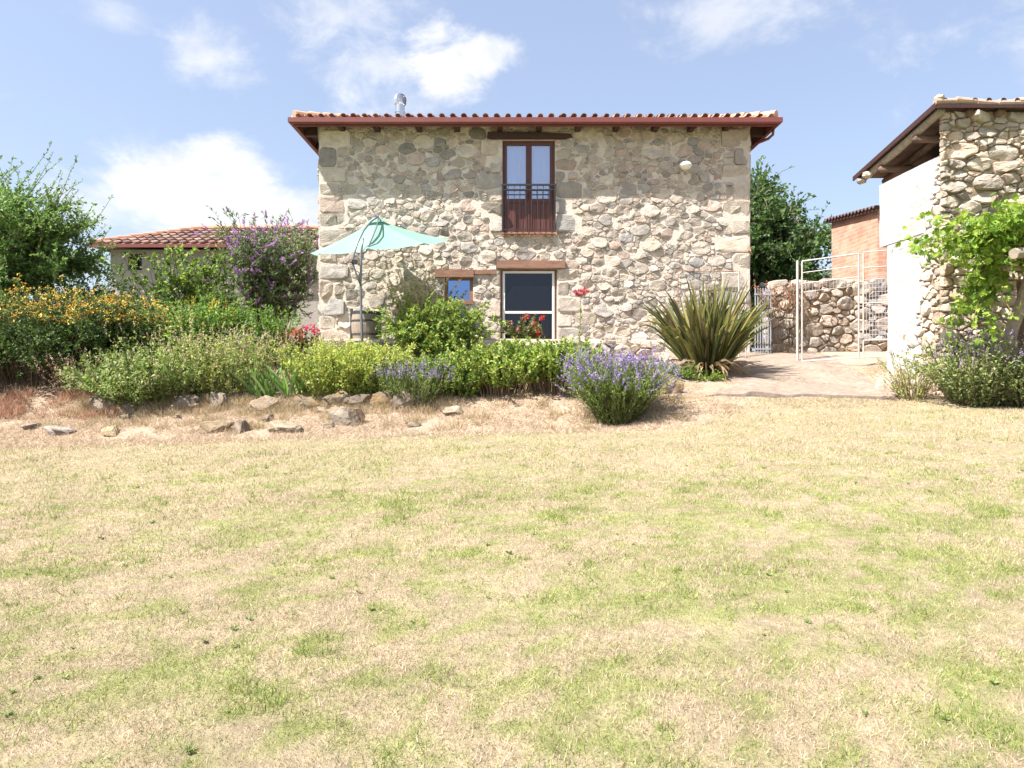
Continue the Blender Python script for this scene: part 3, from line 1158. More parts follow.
def build_roof():
    rng = np.random.default_rng(8)
    g = Geo()
    hip_deck(g, RX0 + .02, RX1 - .02, RY0 + .02, RY1 - .02, RZ, TAN, .05, 1)
    hip_deck(g, RX0 + .02, RX1 - .02, RY0 + .02, RY1 - .02, RZ, TAN, .0, 2)
    hd = (RY1 - RY0) / 2
    W, D = RX1 - RX0, RY1 - RY0
    ov = .07
    zt = RZ + .06
    tile_slope(g, rng, (RX0, RY0 - ov, zt - ov * TAN), (1, 0, 0), (0, CP, SP), (0, -SP, CP), W, lambda s: (min(s, W - s, hd) + ov) / CP, .26, .38, .070)
    tile_slope(g, rng, (RX0 - ov, RY1, zt - ov * TAN), (0, -1, 0), (CP, 0, SP), (-SP, 0, CP), D, lambda s: (min(s, D - s) + ov) / CP)
    tile_slope(g, rng, (RX1 + ov, RY0, zt - ov * TAN), (0, 1, 0), (-CP, 0, SP), (SP, 0, CP), D, lambda s: (min(s, D - s) + ov) / CP)
    tile_slope(g, rng, (RX1, RY1 + ov, zt - ov * TAN), (-1, 0, 0), (0, -CP, SP), (0, SP, CP), W, lambda s: (min(s, W - s, hd) + ov) / CP)
    roof = g.build('roof', [M['tile'], M['tile_under'], M['dark_wood']], house)
    caps = Geo()
    ym = (RY0 + RY1) / 2
    ztop = RZ + .1 + hd * TAN
    lines = [((RX0, RY0, RZ + .10), (RX0 + hd, ym, ztop)), ((RX1, RY0, RZ + .10), (RX1 - hd, ym, ztop)), ((RX0, RY1, RZ + .10), (RX0 + hd, ym, ztop)),
             ((RX1, RY1, RZ + .10), (RX1 - hd, ym, ztop)), ((RX0 + hd, ym, ztop), (RX1 - hd, ym, ztop))]
    for a, b in lines:
        a, b = np.array(a), np.array(b)
        n = int(np.linalg.norm(b - a) / .38)
        for k in range(n):
            p, q = a + (b - a) * k / n, a + (b - a) * (k + 1.12) / n
            caps.tube([p + [0, 0, .02], q], [.115, .095], np.array([.52, .28, .18]) * rng.uniform(.8, 1.2), 10)
    caps.build('hip_cap', M['tile'], roof)

    gg = Geo()
    prof = [(.0, 7.755), (.0, 7.615), (.03, 7.585), (.09, 7.585), (.12, 7.615), (.12, 7.725), (.105, 7.725), (.102, 7.63), (.08, 7.605), (.04, 7.605), (.02, 7.63), (.015, 7.755)]
    ring = []
    for o, z in prof:
        ring += [(RX0 - o, RY0 - o, z), (RX1 + o, RY0 - o, z), (RX1 + o, RY1 + o, z), (RX0 - o, RY1 + o, z)]
    n = len(prof)
    fs = []
    for k in range(n):
        k2 = (k + 1) % n
        for s in range(4):
            s2 = (s + 1) % 4
            fs.append((k * 4 + s, k2 * 4 + s, k2 * 4 + s2, k * 4 + s2))
    gg.add(ring, fs)
    gg.build('gutter', M['brown_paint'], house)
    fb = Geo()
    prof = [(-.003, 7.76), (-.003, 7.55), (-.035, 7.55), (-.035, 7.76)]
    ring = []
    for o, z in prof:
        ring += [(RX0 - o, RY0 - o, z), (RX1 + o, RY0 - o, z), (RX1 + o, RY1 + o, z), (RX0 - o, RY1 + o, z)]
    fs = []
    for k in range(4):
        k2 = (k + 1) % 4
        for s in range(4):
            s2 = (s + 1) % 4
            fs.append((k * 4 + s, k2 * 4 + s, k2 * 4 + s2, k * 4 + s2))
    fb.add(ring, fs).build('fascia', M['brown_paint'], house)
    # rafter tails, each its own board
    def rafter(p, q, ax):
        p, q = np.array(p), np.array(q)
        t = np.array([.065, 0, 0]) if ax == 'x' else np.array([0, .065, 0])
        g = Geo()
        up, dn = np.array([0, 0, -.004]), np.array([0, 0, -.17])
        V = [p - t + dn, p + t + dn, p + t + up, p - t + up, q - t + dn + [0, 0, -.11], q + t + dn + [0, 0, -.11], q + t + up, q - t + up]
        g.add(V, [(0, 1, 2, 3), (7, 6, 5, 4), (0, 4, 5, 1), (1, 5, 6, 2), (2, 6, 7, 3), (3, 7, 4, 0)])
        g.build('rafter', M['dark_wood'], house)
    for px in (342, 377, 419, 457, 500, 539, 578, 616, 655, 691, 726):
        x = (px - 512) / F * 16.85
        rafter((x, RY0 + .05, RZ + .05 * TAN), (x, HY + .02, RZ + .49 * TAN), 'x')
    for k in range(8):
        y = HY + .25 + k * 1.05
        rafter((RX0 + .06, y, RZ + .06 * TAN), (HX0 - .0, y, RZ + .47 * TAN), 'y')
        rafter((RX1 - .06, y, RZ + .06 * TAN), (HX1 + .0, y, RZ + .47 * TAN), 'y')
    dp = Geo()
    dp.tube([(RX1 + .05, RY0 + .30, 7.59), (RX1 + .05, RY0 + .33, 7.46), (RX1 - .03, RY0 + .42, 7.39), (HX1 + .22, HY + .25, 7.36), (HX1 + .12, HY + .42, 7.28), (HX1 + .11, HY + .45, 6.9), (HX1 + .11, HY + .45, 2.2)], .036)
    dp.build('downpipe', M['brown_paint'], house, True)


build_roof()


def build_openings():
    # French door with plank bottoms
    Yd = HY + .12
    x0, x1, z0, z1 = FRENCH
    d = Geo()
    L, R = [(-.125, .345), (.495, .945)], None
    gz0, gz1, pz0 = 5.93, 7.27, 5.12
    d.box((x0, Yd - .03, z0), (-.125 - .06, Yd + .06, z1))
    d.box((.945 + .06, Yd - .03, z0), (x1, Yd + .06, z1))
    d.box((-.185, Yd - .03, 7.33), (1.005, Yd + .06, z1))
    for a, b in L:
        d.box((a - .057, Yd - .055, z0 + .02), (a, Yd + .03, 7.328))
        d.box((b, Yd - .055, z0 + .02), (b + .057, Yd + .03, 7.328))
        d.box((a, Yd - .05, gz1), (b, Yd + .025, 7.326))
        d.box((a, Yd - .05, 5.83), (b, Yd + .025, gz0))
        d.box((a, Yd - .05, z0 + .02), (b, Yd + .025, pz0))
    d.box((.405, Yd - .075, z0 + .02), (.435, Yd - .05, 7.32))
    door = d.build('french_door', M['door_wood'], house)
    for a, b in L:
        Geo().box((a, Yd - .012, gz0), (b, Yd - .004, gz1)).build('glass_pane', M['glass_clear'], door)
        p = Geo()
        n = 4
        for k in range(n):
            w = (b - a) / n
            p.box((a + k * w + .004, Yd - .035, pz0), (a + (k + 1) * w - .004, Yd - .012, 5.83))
        p.box((a, Yd - .01, pz0), (b, Yd + .01, 5.83))
        p.build('plank_panel', M['door_wood'], door)
        c = Geo()  # white curtain hanging in folds behind the glass
        n = 26
        V = []
        for k in range(n + 1):
            x = a - .04 + (b - a + .08) * k / n
            y = Yd + .10 + .022 * math.sin(k * 1.25) + .008 * math.sin(k * 2.9)
            V += [(x, y, gz0 - .1), (x, y, gz1 + .04)]
        c.add(V, [(2 * k, 2 * k + 2, 2 * k + 3, 2 * k + 1) for k in range(n)])
        c.build('pane_backing', M['pane_backing'], door, True)
    Geo().tube([(.40, Yd - .09, 6.02), (.40, Yd - .10, 5.90)], .012).build('handle', M['iron'], door)
    lb = Geo()
    lb.add([(-.62, HY - .09, 7.41), (-.50, HY - .09, 7.385), (1.30, HY - .09, 7.385), (1.50, HY - .09, 7.43), (1.46, HY - .09, 7.50), (.4, HY - .09, 7.55), (-.60, HY - .09, 7.545),
            (-.62, HY + .1, 7.41), (-.50, HY + .1, 7.385), (1.30, HY + .1, 7.385), (1.50, HY + .1, 7.43), (1.46, HY + .1, 7.50), (.4, HY + .1, 7.55), (-.60, HY + .1, 7.545)],
           [tuple(range(7)), tuple(range(13, 6, -1))] + [(k, k + 7, (k + 1) % 7 + 7, (k + 1) % 7) for k in range(7)])
    lb.build('lintel', M['dark_wood'], house)
    # iron balcony rail
    r = Geo()
    yr = HY - .13
    r.box((-.26, yr - .02, 6.20), (1.10, yr + .02, 6.245))
    r.box((-.24, yr - .012, 6.09), (1.08, yr + .012, 6.115))
    r.box((-.24, yr - .012, 5.10), (1.08, yr + .012, 5.125))
    for x in (-.235, 1.065):
        r.box((x - .018, yr - .018, 5.06), (x + .018, yr + .018, 6.20))
        r.box((x - .012, yr + .0, 6.16), (x + .012, HY + .03, 6.185))
        r.box((x - .012, yr + .0, 5.14), (x + .012, HY + .03, 5.165))
    rail = r.build('balcony_railing', M['iron'], house)
    for k in range(1, 9):
        x = -.235 + 1.3 * k / 9
        Geo().tube([(x, yr, 5.12), (x, yr, 6.21)], .0085, sides=6).build('baluster', M['iron'], rail)
    s = Geo()
    for k in range(8):
        x = -.24 + 1.31 * (k + .5) / 8
        th = np.linspace(0, np.pi, 8)
        a = np.column_stack([x + np.cos(th) * .078, np.full(8, HY - .10), 4.965 + np.sin(th) * .075])
        b = a + [0, .12, .02]
        c = np.column_stack([x + np.cos(th) * .060, np.full(8, HY - .10), 4.965 + np.sin(th) * .057])
        s.add(np.concatenate([a, b, c]), [(i, i + 1, 9 + i, 8 + i) for i in range(7)] + [(16 + i, 17 + i, 1 + i, i) for i in range(7)], np.array([.55, .27, .17]) * (.85 + .3 * ((k * 37) % 10) / 10))
    s.box((-.25, HY - .085, 5.03), (1.08, HY + .1, 5.058), (.40, .2, .13))
    s.build('sill', M['tile'], house)

    # patio door
    x0, x1, z0, z1 = PATIO
    Yd = HY + .10
    f = Geo()
    f.box((x0, Yd - .02, z0), (x0 + .055, Yd + .08, z1))
    f.box((x1 - .06, Yd - .02, z0), (x1, Yd + .08, z1))
    f.box((x0 + .055, Yd - .02, z1 - .05), (x1 - .06, Yd + .08, z1))
    pd = f.build('patio_door', M['beam'], house)
    w = Geo()
    a, b = x0 + .057, x1 - .062
    w.box((a, Yd - .05, z0), (a + .055, Yd - .005, z1 - .052))
    w.box((b - .055, Yd - .05, z0), (b, Yd - .005, z1 - .052))
    w.box((a + .055, Yd - .05, z1 - .105), (b - .055, Yd - .005, z1 - .052))
    w.box((a + .055, Yd - .05, 3.06), (b - .055, Yd - .005, 3.12))
    w.build('screen_frame', M['white_frame'], pd)
    Geo().box((a + .055, Yd + .01, z0), (b - .055, Yd + .016, z1 - .105)).build('glass_pane', M['glass_dark'], pd)
    c = Geo()  # greyer sheet added behind the pane, standing in for a reflection in the glass
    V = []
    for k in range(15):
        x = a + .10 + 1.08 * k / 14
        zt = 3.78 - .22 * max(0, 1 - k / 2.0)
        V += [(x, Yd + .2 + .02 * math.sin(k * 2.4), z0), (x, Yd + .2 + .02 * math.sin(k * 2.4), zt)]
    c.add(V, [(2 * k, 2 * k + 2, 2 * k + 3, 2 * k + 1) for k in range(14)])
    c.build('pane_backing', make_mat('grey_reflection', (.20, .19, .21), .9, .1, 4), pd, True)
    lb = Geo().box((-.38, HY - .10, 4.175), (1.32, HY + .1, 4.36))
    lb.build('lintel', M['beam'], house)
    # small window
    x0, x1, z0, z1 = SMALLW
    f = Geo()
    Yd = HY + .06
    f.box((x0, Yd - .03, z0 + .10), (x0 + .075, Yd + .06, z1 - .06))
    f.box((x1 - .085, Yd - .03, z0 + .10), (x1, Yd + .06, z1 - .06))
    f.box((x0, Yd - .03, z1 - .06), (x1, Yd + .06, z1))
    f.box((x0, HY - .05, z0), (x1, Yd + .06, z0 + .10))
    sw = f.build('small_window', M['beam'], house)
    Geo().box((x0 + .075, Yd + .01, z0 + .10), (x1 - .085, Yd + .016, z1 - .06)).build('glass_pane', M['glass_sky_tint'], sw)
    lb = Geo().box((-1.90, HY - .085, 3.955), (-.95, HY + .1, 4.135))
    lb.box((-.95, HY - .07, 4.03), (-.40, HY + .1, 4.13))
    lb.build('lintel', M['beam'], house)


build_openings()


def build_chimney():
    X, Y = -2.98, 18.2
    g = Geo().tube([(X, Y, 8.0), (X, Y, 8.72)], .125, sides=20)
    g.tube([(X, Y, 8.30), (X, Y, 8.34)], .15, sides=20)
    g.tube([(X, Y, 8.50), (X, Y, 8.53)], .14, sides=20)
    ch = g.build('chimney_pipe', M['steel'], house)
    c = Geo()
    n = 16
    zs = [8.69, 8.74, 8.84, 8.93, 8.99, 9.02]
    rs = [.125, .155, .168, .155, .10, .02]
    for k in range(n):
        a0, a1 = 2 * math.pi * k / n, 2 * math.pi * (k + .72) / n
        V = []
        for z, r in zip(zs, rs):
            V += [(X + math.cos(a0) * r, Y + math.sin(a0) * r, z), (X + math.cos(a1) * r * .86, Y + math.sin(a1) * r * .86, z)]
        c.add(V, [(2 * i, 2 * i + 1, 2 * i + 3, 2 * i + 2) for i in range(5)])
    c.tube([(X, Y, 8.68), (X, Y, 8.92)], .10, (1, 1, 1), 12)
    c.build('cowl', M['steel'], ch)


build_chimney()


def build_wall_lamp():
    X, Z = lat(685, 16.85), elev(166, 16.85)
    root = thing('wall_lamp', 'round cream bulkhead lamp high on the stone wall at right', 'lamp', (X, HY - .05, Z))
    prof = [(.0, .10), (.06, .095), (.12, .07), (.155, .02), (.16, 0), (.15, -.02), (.12, -.07), (.07, -.10), (.0, -.11)]
    V, n = [], 20
    for r, h in prof:
        for k in range(n):
            a = 2 * math.pi * k / n
            V.append((X + math.cos(a) * r, HY - .21 + math.sin(a) * r * .8, Z + h))
    fs = []
    for i in range(len(prof) - 1):
        for k in range(n):
            fs.append((i * n + k, i * n + (k + 1) % n, (i + 1) * n + (k + 1) % n, (i + 1) * n + k))
    Geo().add(V, fs).build('globe', M['globe'], root, True)
    g = Geo().tube([(X, HY - .21, Z + .09), (X, HY - .21, Z + .17)], .022)
    g.tube([(X, HY - .21, Z + .16), (X, HY + .0, Z + .18)], .016)
    g.tube([(X, HY - .06, Z + .18), (X, HY + .02, Z + .18)], .05, sides=12)
    g.build('bracket', M['galv'], root)


build_wall_lamp()
hk = Geo().tube([(HX1 - .05, HY - .03, 4.60), (HX1 - .05, HY - .16, 4.62), (HX1 - .05, HY - .20, 4.56)], .018)
hk.box((HX1 - .11, HY - .065, 4.50), (HX1 + .01, HY - .03, 4.70))
tag(hk.build('wall_hook', M['rust']), 'small rusty iron hook at the right corner of the stone house', 'hook')

# ------------------------------------------------------------------ low annex at the left
def build_annex():
    rng = np.random.default_rng(18)
    root = thing('farm_annex', 'low grey farm building with red barrel tiled roof behind the shrubs', 'building', (-9, 22.5, 2.4))
    x0, x1, y0, y1, zt = -13.2, -4.2, 22.45, 26.6, 5.62
    win = (lat(127, 22.4), lat(141, 22.4), 4.95, 5.50)
    g = Geo()
    sheet_with_holes(g, x0, x1, 2.0, zt, [win], (0, y0, 0), (1, 0, 0), (0, 0, 1), (0, -1, 0), .3, 0, 0)
    g.add([(x0, y1, 2), (x0, y0, 2), (x0, y0, zt), (x0, y1, zt)], [(0, 1, 2, 3)])
    g.add([(x1, y0, 2), (x1, y1, 2), (x1, y1, zt), (x1, y0, zt)], [(0, 1, 2, 3)])
    g.add([(x1, y1, 2), (x0, y1, 2), (x0, y1, zt), (x1, y1, zt)], [(0, 1, 2, 3)])
    g.build('wall', make_mat('grey_render', (.30, .285, .26), .95, .2, 2, .6, 14, .03, stain=.3, stain_scale=2), root)
    w = Geo().box((win[0], y0 + .18, win[2]), (win[1], y0 + .25, win[3]))
    wd = w.build('window', M['room'], root)
    f = Geo()
    for a in (win[0], (win[0] + win[1]) / 2 - .025, win[1] - .05):
        f.box((a, y0 + .12, win[2]), (a + .05, y0 + .178, win[3]))
    f.build('frame', M['dark_wood'], wd)
    X0, X1, Y0, Y1, Z0, tan = x0 - .4, x1 + .4, y0 - .45, y1 + .45, 5.66, .40
    r = Geo()
    hip_deck(r, X0, X1, Y0, Y1, Z0, tan, .03, 1)
    hip_deck(r, X0, X1, Y0, Y1, Z0, tan, -.02, 2)
    c, s = math.cos(math.atan(tan)), math.sin(math.atan(tan))
    W, D = X1 - X0, Y1 - Y0
    hd = D / 2
    pal = ((.27, .16, .125), (.32, .195, .15), (.23, .135, .11), (.35, .24, .185))
    tile_slope(r, rng, (X0, Y0 - .05, Z0 + .03), (1, 0, 0), (0, c, s), (0, -s, c), W, lambda t: (min(t, W - t, hd) + .05) / c, .30, .42, .095, pal)
    tile_slope(r, rng, (X0 - .05, Y1, Z0 + .03), (0, -1, 0), (c, 0, s), (-s, 0, c), D, lambda t: (min(t, D - t) + .05) / c, .30, .42, .095, pal)
    ym, zr = (Y0 + Y1) / 2, Z0 + hd * tan + .08
    for a, b in (((X0, Y0, Z0 + .08), (X0 + hd, ym, zr)), ((X0 + hd, ym, zr), (X1 - hd, ym, zr))):
        a, b = np.array(a), np.array(b)
        n = int(np.linalg.norm(b - a) / .4)
        for k in range(n):
            r.tube([a + (b - a) * k / n + [0, 0, .02], a + (b - a) * (k + 1.1) / n], [.12, .10], np.array([.48, .24, .16]) * rng.uniform(.8, 1.2), 9)
    r.build('roof', [M['tile'], M['tile_under'], M['dark_wood']], root)
    g = Geo().box((X0, Y0 - .12, Z0 - .06), (X1, Y0 - .06, Z0 + .05))
    g.build('gutter', M['brown_paint'], root)


build_annex()

# ------------------------------------------------------------------ barn at the right
BX, BY = 7.9, 12.6


def build_barn():
    rng = np.random.default_rng(28)
    root = thing('stone_barn', 'old rubble barn with a whitewashed side wall and sagging tiled roof', 'barn', (BX + 1.5, BY, 1.2))
    door = (9.30, 10.40, 1.0, 3.30)
    X1 = 11.8
    sizes = ((.15, .014), (.112, .07), (.082, .25), (.060, .6), (.044, 1.0), (.030, .9))
    g = Geo()
    polys = rubble(rng, BX, X1, .9, 6.38, [door], sizes, 1.75, .016, 6500)
    sheet_with_holes(g, BX, X1, .7, 6.40, [door], (0, BY, 0), (1, 0, 0), (0, 0, 1), (0, -1, 0), .4)
    pal = np.array([(.47, .40, .32), (.53, .445, .35), (.42, .355, .29), (.49, .39, .30), (.57, .49, .40), (.40, .345, .29), (.50, .39, .30)])
    stones(g, rng, polys, (0, BY, 0), (1, 0, 0), (0, 0, 1), (0, -1, 0), (.035, .10), pal, rough=.024, tilt=.24)
    # rubble wrapping round the corner onto the side wall
    pol2 = rubble(rng, 0, 1.3, .9, 6.0, [], sizes, 1.3, .03, 1400)

    def keep(s, z):
        lim = np.interp(z, [1.0, 2.5, 4.1, 5.0, 5.7, 6.2], [.95, .80, .46, .25, .06, .0]) + (vnoise(z, 0 * z, .3, 4) - .5) * .25
        return s < lim
    # s runs back from the corner
    stones(g, rng, [[(-a, b) for a, b in reversed(p)] for p in pol2], (BX, BY, 0), (0, -1, 0), (0, 0, 1), (-1, 0, 0), (.03, .065), pal, keep=lambda s, z: keep(-s, z), rough=.014, wash=lambda s, z: float(sstep(-.45, .05, -s - np.interp(z, [1.0, 2.5, 4.1, 5.0, 5.7], [.95, .80, .46, .25, .06]))))
    # right and back walls close the building
    g.box((BX + .42, 14.25, .9), (X1, 14.6, 5.66), (1, 1, 1), 1)
    g.box((X1 - .4, BY + .42, .9), (X1 - .003, 14.24, 5.7), (1, 1, 1), 1)
    g.build('wall', [M['stone'], M['rubble_gap']], root)
    # limewashed side wall: a lower part and a wider upper part on a ledge
    pl = Geo()
    rr = np.random.default_rng(3)

    def limit(z):
        return np.interp(z, [1.0, 2.5, 4.1, 5.0, 5.7, 6.2], [.95, .80, .46, .25, .06, .0]) + (fbm(z, 0 * z, .35, 4, 3) - .5) * .35

    def slab(y0, y1, z0, z1, xo):
        ny, nz = 26, 60
        ts, zs = np.linspace(0, 1, ny), np.linspace(z0, z1, nz)
        Tg, Zg = np.meshgrid(ts, zs)
        ya = BY + np.clip(limit(Zg) - .10, .03, 2)
        Yg = ya + (y1 - ya) * Tg
        xo = xo + .03 * (1 - sstep(0, .12, Tg))
        Xg = BX + xo - (fbm(Yg, Zg, .7, 51, 3) - .5) * .06
        V = np.column_stack([Xg.ravel(), Yg.ravel(), Zg.ravel()])
        idx = np.arange(ny * nz).reshape(nz, ny)
        pl.add(V, np.stack([idx[:-1, :-1], idx[1:, :-1], idx[1:, 1:], idx[:-1, 1:]], -1).reshape(-1, 4))
        for row in (idx[0], idx[-1], idx[:, 0], idx[:, -1]):
            a = V[row]
            b = a.copy()
            b[:, 0] = BX + .4
            m = len(row)
            pl.add(np.concatenate([a, b]), [(i, i + 1, m + i + 1, m + i) for i in range(m - 1)])
    g2 = Geo().box((BX + .02, BY + .02, .7), (BX + .3, 13.9, 5.56))
    g2.build('side_core', M['rubble_gap'], root)
    slab(BY + .03, 14.38, .8, 4.27, .0)
    slab(BY + .03, 14.66, 4.272, 5.60, -.012)
    pl.build('side_wall', M['plaster'], root, True)
    d = Geo()
    for k in range(7):
        d.box((9.30 + k * .157 + .004, BY + .30, 1.0), (9.30 + (k + 1) * .157 - .004, BY + .34, 3.30))
    dr = d.build('door', M['roof_wood'], root)
    Geo().tube([(9.42, BY + .27, 2.1), (9.42, BY + .25, 2.2), (9.42, BY + .27, 2.3)], .012).build('handle', M['iron'], dr)
    # roof: boards, rafters, barrel tiles; falls away to the back
    sl = .165
    yf, yb, xl, xr = 12.42, 15.42, 7.72, 12.2

    def zr(y):
        return 6.47 - (y - yf) * sl
    r = Geo()
    for dz, mi in ((.0, 2), (.035, 1)):
        r.add([(xl, yf, zr(yf) + dz), (xr, yf, zr(yf) + dz), (xr, yb, zr(yb) + dz), (xl, yb, zr(yb) + dz)], [(0, 1, 2, 3)], (1, 1, 1), mi)
    c, s = math.cos(math.atan(sl)), math.sin(math.atan(sl))
    W = xr - xl
    tile_slope(r, rng, (xr, yb + .05, zr(yb) + .045), (-1, 0, 0), (0, -c, s), (0, s, c), W, lambda t: (yb - yf + .0) / c, .25, .40, .062,
               ((.46, .27, .20), (.40, .24, .18), (.52, .36, .27), (.36, .24, .19)))
    roof = r.build('roof', [M['tile'], M['tile_under'], M['roof_wood']], root)
    cap = Geo()
    n = 12
    for k in range(n):
        x0, x1 = xl - .02 + k * .38, xl + .38 + k * .38
        dz = .03 * math.sin(k * 1.7)
        cap.tube([(x0, yf + .02, zr(yf) + .05 + dz), (x1 + .04, yf + .02, zr(yf) + .035 + .03 * math.sin(k * 1.7 + 1))], [.065, .055], np.array([.45, .32, .25]) * rng.uniform(.8, 1.2), 10)
    cap.build('ridge_tile', M['tile'], roof)
    v = Geo()
    v.add([(xl - .03, yf, zr(yf) - .07), (xl, yf, zr(yf) - .07), (xl, yf, zr(yf) + .03), (xl - .03, yf, zr(yf) + .03),
           (xl - .03, yb, zr(yb) - .065), (xl, yb, zr(yb) - .065), (xl, yb, zr(yb) + .03), (xl - .03, yb, zr(yb) + .03)],
          [(0, 1, 2, 3), (7, 6, 5, 4), (0, 4, 5, 1), (1, 5, 6, 2), (2, 6, 7, 3), (3, 7, 4, 0)])
    v.build('verge_board', M['dark_wood'], root)
    f = Geo().box((xl + .002, yf - .03, zr(yf) - .075), (xr, yf + .0, zr(yf) - .01))
    f.build('front_board', M['dark_wood'], root)
    for k, x in enumerate((7.84, 8.40, 8.95, 9.6, 10.3, 11.0, 11.7)):
        rf = Geo().tube([(x, yf + .05, zr(yf) - .095), (x, (yf + yb) / 2, zr((yf + yb) / 2) - .11), (x, yb - .02, zr(yb) - .085)], [.075, .085, .07], sides=8)
        rf.build('rafter', M['old_wood'] if k == 0 else M['roof_wood'], root, True)
    for y in (13.2, 14.45):
        pg = Geo().tube([(xl + .05, y, zr(y) - .24), (xr - .1, y, zr(y) - .25)], .075, sides=8)
        pg.build('purlin', M['roof_wood'], root, True)
    # loose stones bedded on the wall head and verge
    ls = Geo()
    import bmesh
    for (p, sz) in (((7.80, 12.46, 6.60), .08), ((7.76, 14.90, 5.90), .10), ((7.80, 15.22, 5.86), .085)):
        bm = bmesh.new()
        bmesh.ops.create_icosphere(bm, subdivisions=2, radius=sz)
        V = np.array([q.co[:] for q in bm.verts]) * [1.1, 1.2, .75] + rng.normal(0, sz * .08, (len(bm.verts), 3)) + p
        ls = Geo()
        ls.add(V, np.array([[q.index for q in fc.verts] for fc in bm.faces]), (.5, .43, .34))
        bm.free()
        ls.build('verge_stone', M['stone'], root)


build_barn()

# ------------------------------------------------------------------ brick shed, garden wall, gates
def build_brick_shed():
    x0, x1, y0, y1 = 9.5, 13.2, 17.75, 20.3
    root = thing('brick_shed', 'red brick shed with a dark corrugated roof beyond the garden wall', 'shed', (11, 19, 2.3))

    def zr(y):
        return 5.83 + (y - y0) * .10
    g = Geo()
    V = [(x0, y0, 1.9), (x1, y0, 1.9), (x1, y0, zr(y0)), (x0, y0, zr(y0)), (x0, y1, 1.9), (x1, y1, 1.9), (x1, y1, zr(y1)), (x0, y1, zr(y1))]
    g.add(V, [(0, 1, 2, 3), (5, 4, 7, 6), (4, 0, 3, 7), (1, 5, 6, 2)])
    g.build('wall', M['brick'], root)
    r = Geo()
    n = 160
    ys = np.linspace(y0 - .12, y1 + .18, n)
    top = zr(ys) + .05 + .034 * np.sin((ys - y0) * 2 * np.pi / .19)
    V = []
    for dz in (.012, -.012):
        for x in (x0 - .14, x1 + .1):
            V.append(np.column_stack([np.full(n, x), ys, top + dz]))
    fs = []
    for k in range(n - 1):
        fs += [(n + k, n + k + 1, k + 1, k), (2 * n + k, 2 * n + k + 1, 3 * n + k + 1, 3 * n + k), (k, k + 1, 2 * n + k + 1, 2 * n + k)]
    r.add(np.concatenate(V), fs)
    r.build('roof', M['corrugated'], root)
    xa, xb = x0 - .10, x0 - .06
    f = Geo()
    ya, yb = y0 - .1, y1 + .16
    f.add([(xa, ya, zr(ya) - .06), (xa, yb, zr(yb) - .06), (xa, yb, zr(yb) + .005), (xa, ya, zr(ya) + .005),
           (xb, ya, zr(ya) - .06), (xb, yb, zr(yb) - .06), (xb, yb, zr(yb) + .005), (xb, ya, zr(ya) + .005)],
          [(3, 2, 1, 0), (4, 5, 6, 7), (0, 1, 5, 4), (2, 3, 7, 6), (0, 4, 7, 3), (1, 2, 6, 5)])
    f.build('eave_board', M['dark_wood'], root)


build_brick_shed()


def dry_wall(name, label, x0, x1, y, z0, z1, seed, thick=.45, sizes=((.17, .03), (.125, .12), (.09, .5), (.06, 1.0), (.04, .9)), pal=None, ragged=.12, round_end=0):
    rng = np.random.default_rng(seed)
    root = thing(name, label, 'wall', ((x0 + x1) / 2, y, z0))
    g = Geo()
    polys = rubble(rng, x0, x1, z0, z1, [], sizes, 1.4, .026, int(700 * (x1 - x0) * (z1 - z0) ** .5))
    pal = STONE_PALETTE * 1.12 if pal is None else pal

    def top(x):
        t = z1 - ragged * vnoise(x, 0 * x, .6, seed)
        if round_end:
            t = t - round_end * np.clip(1 - (x - x0) / .35, 0, 1) ** 2
        return t
    stones(g, rng, polys, (0, y, 0), (1, 0, 0), (0, 0, 1), (0, -1, 0), (.03, .085), pal, keep=lambda x, z: z < top(x) - .03, rough=.02, tilt=.2)
    xs = np.linspace(x0, x1, 40)
    tz = top(xs) - .04
    n = 40
    V = np.concatenate([np.column_stack([xs, np.full(n, y), np.full(n, z0 - .3)]), np.column_stack([xs, np.full(n, y), tz]),
                        np.column_stack([xs, np.full(n, y + thick), tz]), np.column_stack([xs, np.full(n, y + thick), np.full(n, z0 - .3)])])
    fs = []
    for k in range(n - 1):
        for r_ in range(3):
            fs.append((r_ * n + k, r_ * n + k + 1, (r_ + 1) * n + k + 1, (r_ + 1) * n + k))
    fs += [(0, n, 2 * n, 3 * n), (n - 1, 4 * n - 1, 3 * n - 1, 2 * n - 1)]
    g.add(V, fs, (1, 1, 1), 1)
    # stones laid on the wall head
    pt = rubble(rng, x0, x1, 0, thick, [], ((.20, .3), (.13, .6), (.09, .5)), 1.5, .03, int(140 * (x1 - x0)))
    for p in pt:
        cx = sum(q[0] for q in p) / len(p)
        stones(g, rng, [p], (0, y, float(top(np.array(cx))) - .05), (1, 0, 0), (0, 1, 0), (0, 0, 1), (.05, .11), pal, rough=.015, tilt=.12)
    for (px, nrm, ux) in ((x0, (-1, 0, 0), (0, -1, 0)),):
        pe = rubble(rng, -thick, 0, z0, z1 - round_end * .8 - .1, [], ((.18, .3), (.12, .6)), 1.2, .03, 120)
        stones(g, rng, pe, (px, y, 0), ux, (0, 0, 1), nrm, (.03, .07), pal, rough=.015)
    g.build('masonry', [M['stone'], M['rubble_gap']], root)
    return root


dry_wall('garden_wall', 'tall dry stone wall closing the yard behind the steel gate', 6.34, 9.9, 17.2, 1.9, 3.96, 35, .5, round_end=.3,
         pal=np.array([(.44, .37, .31), (.40, .34, .29), (.48, .40, .33), (.36, .32, .28), (.45, .35, .28), (.52, .45, .37)]))
dry_wall('terrace_wall', 'low dry stone retaining wall along the terrace edge', -7.4, 3.2, 15.66, 1.7, 2.33, 36, .3, ((.16, .2), (.11, .5), (.075, .6)), ragged=.04)


def gate_rail(g, p, q, r=.02):
    g.tube([p, q], r, sides=6)


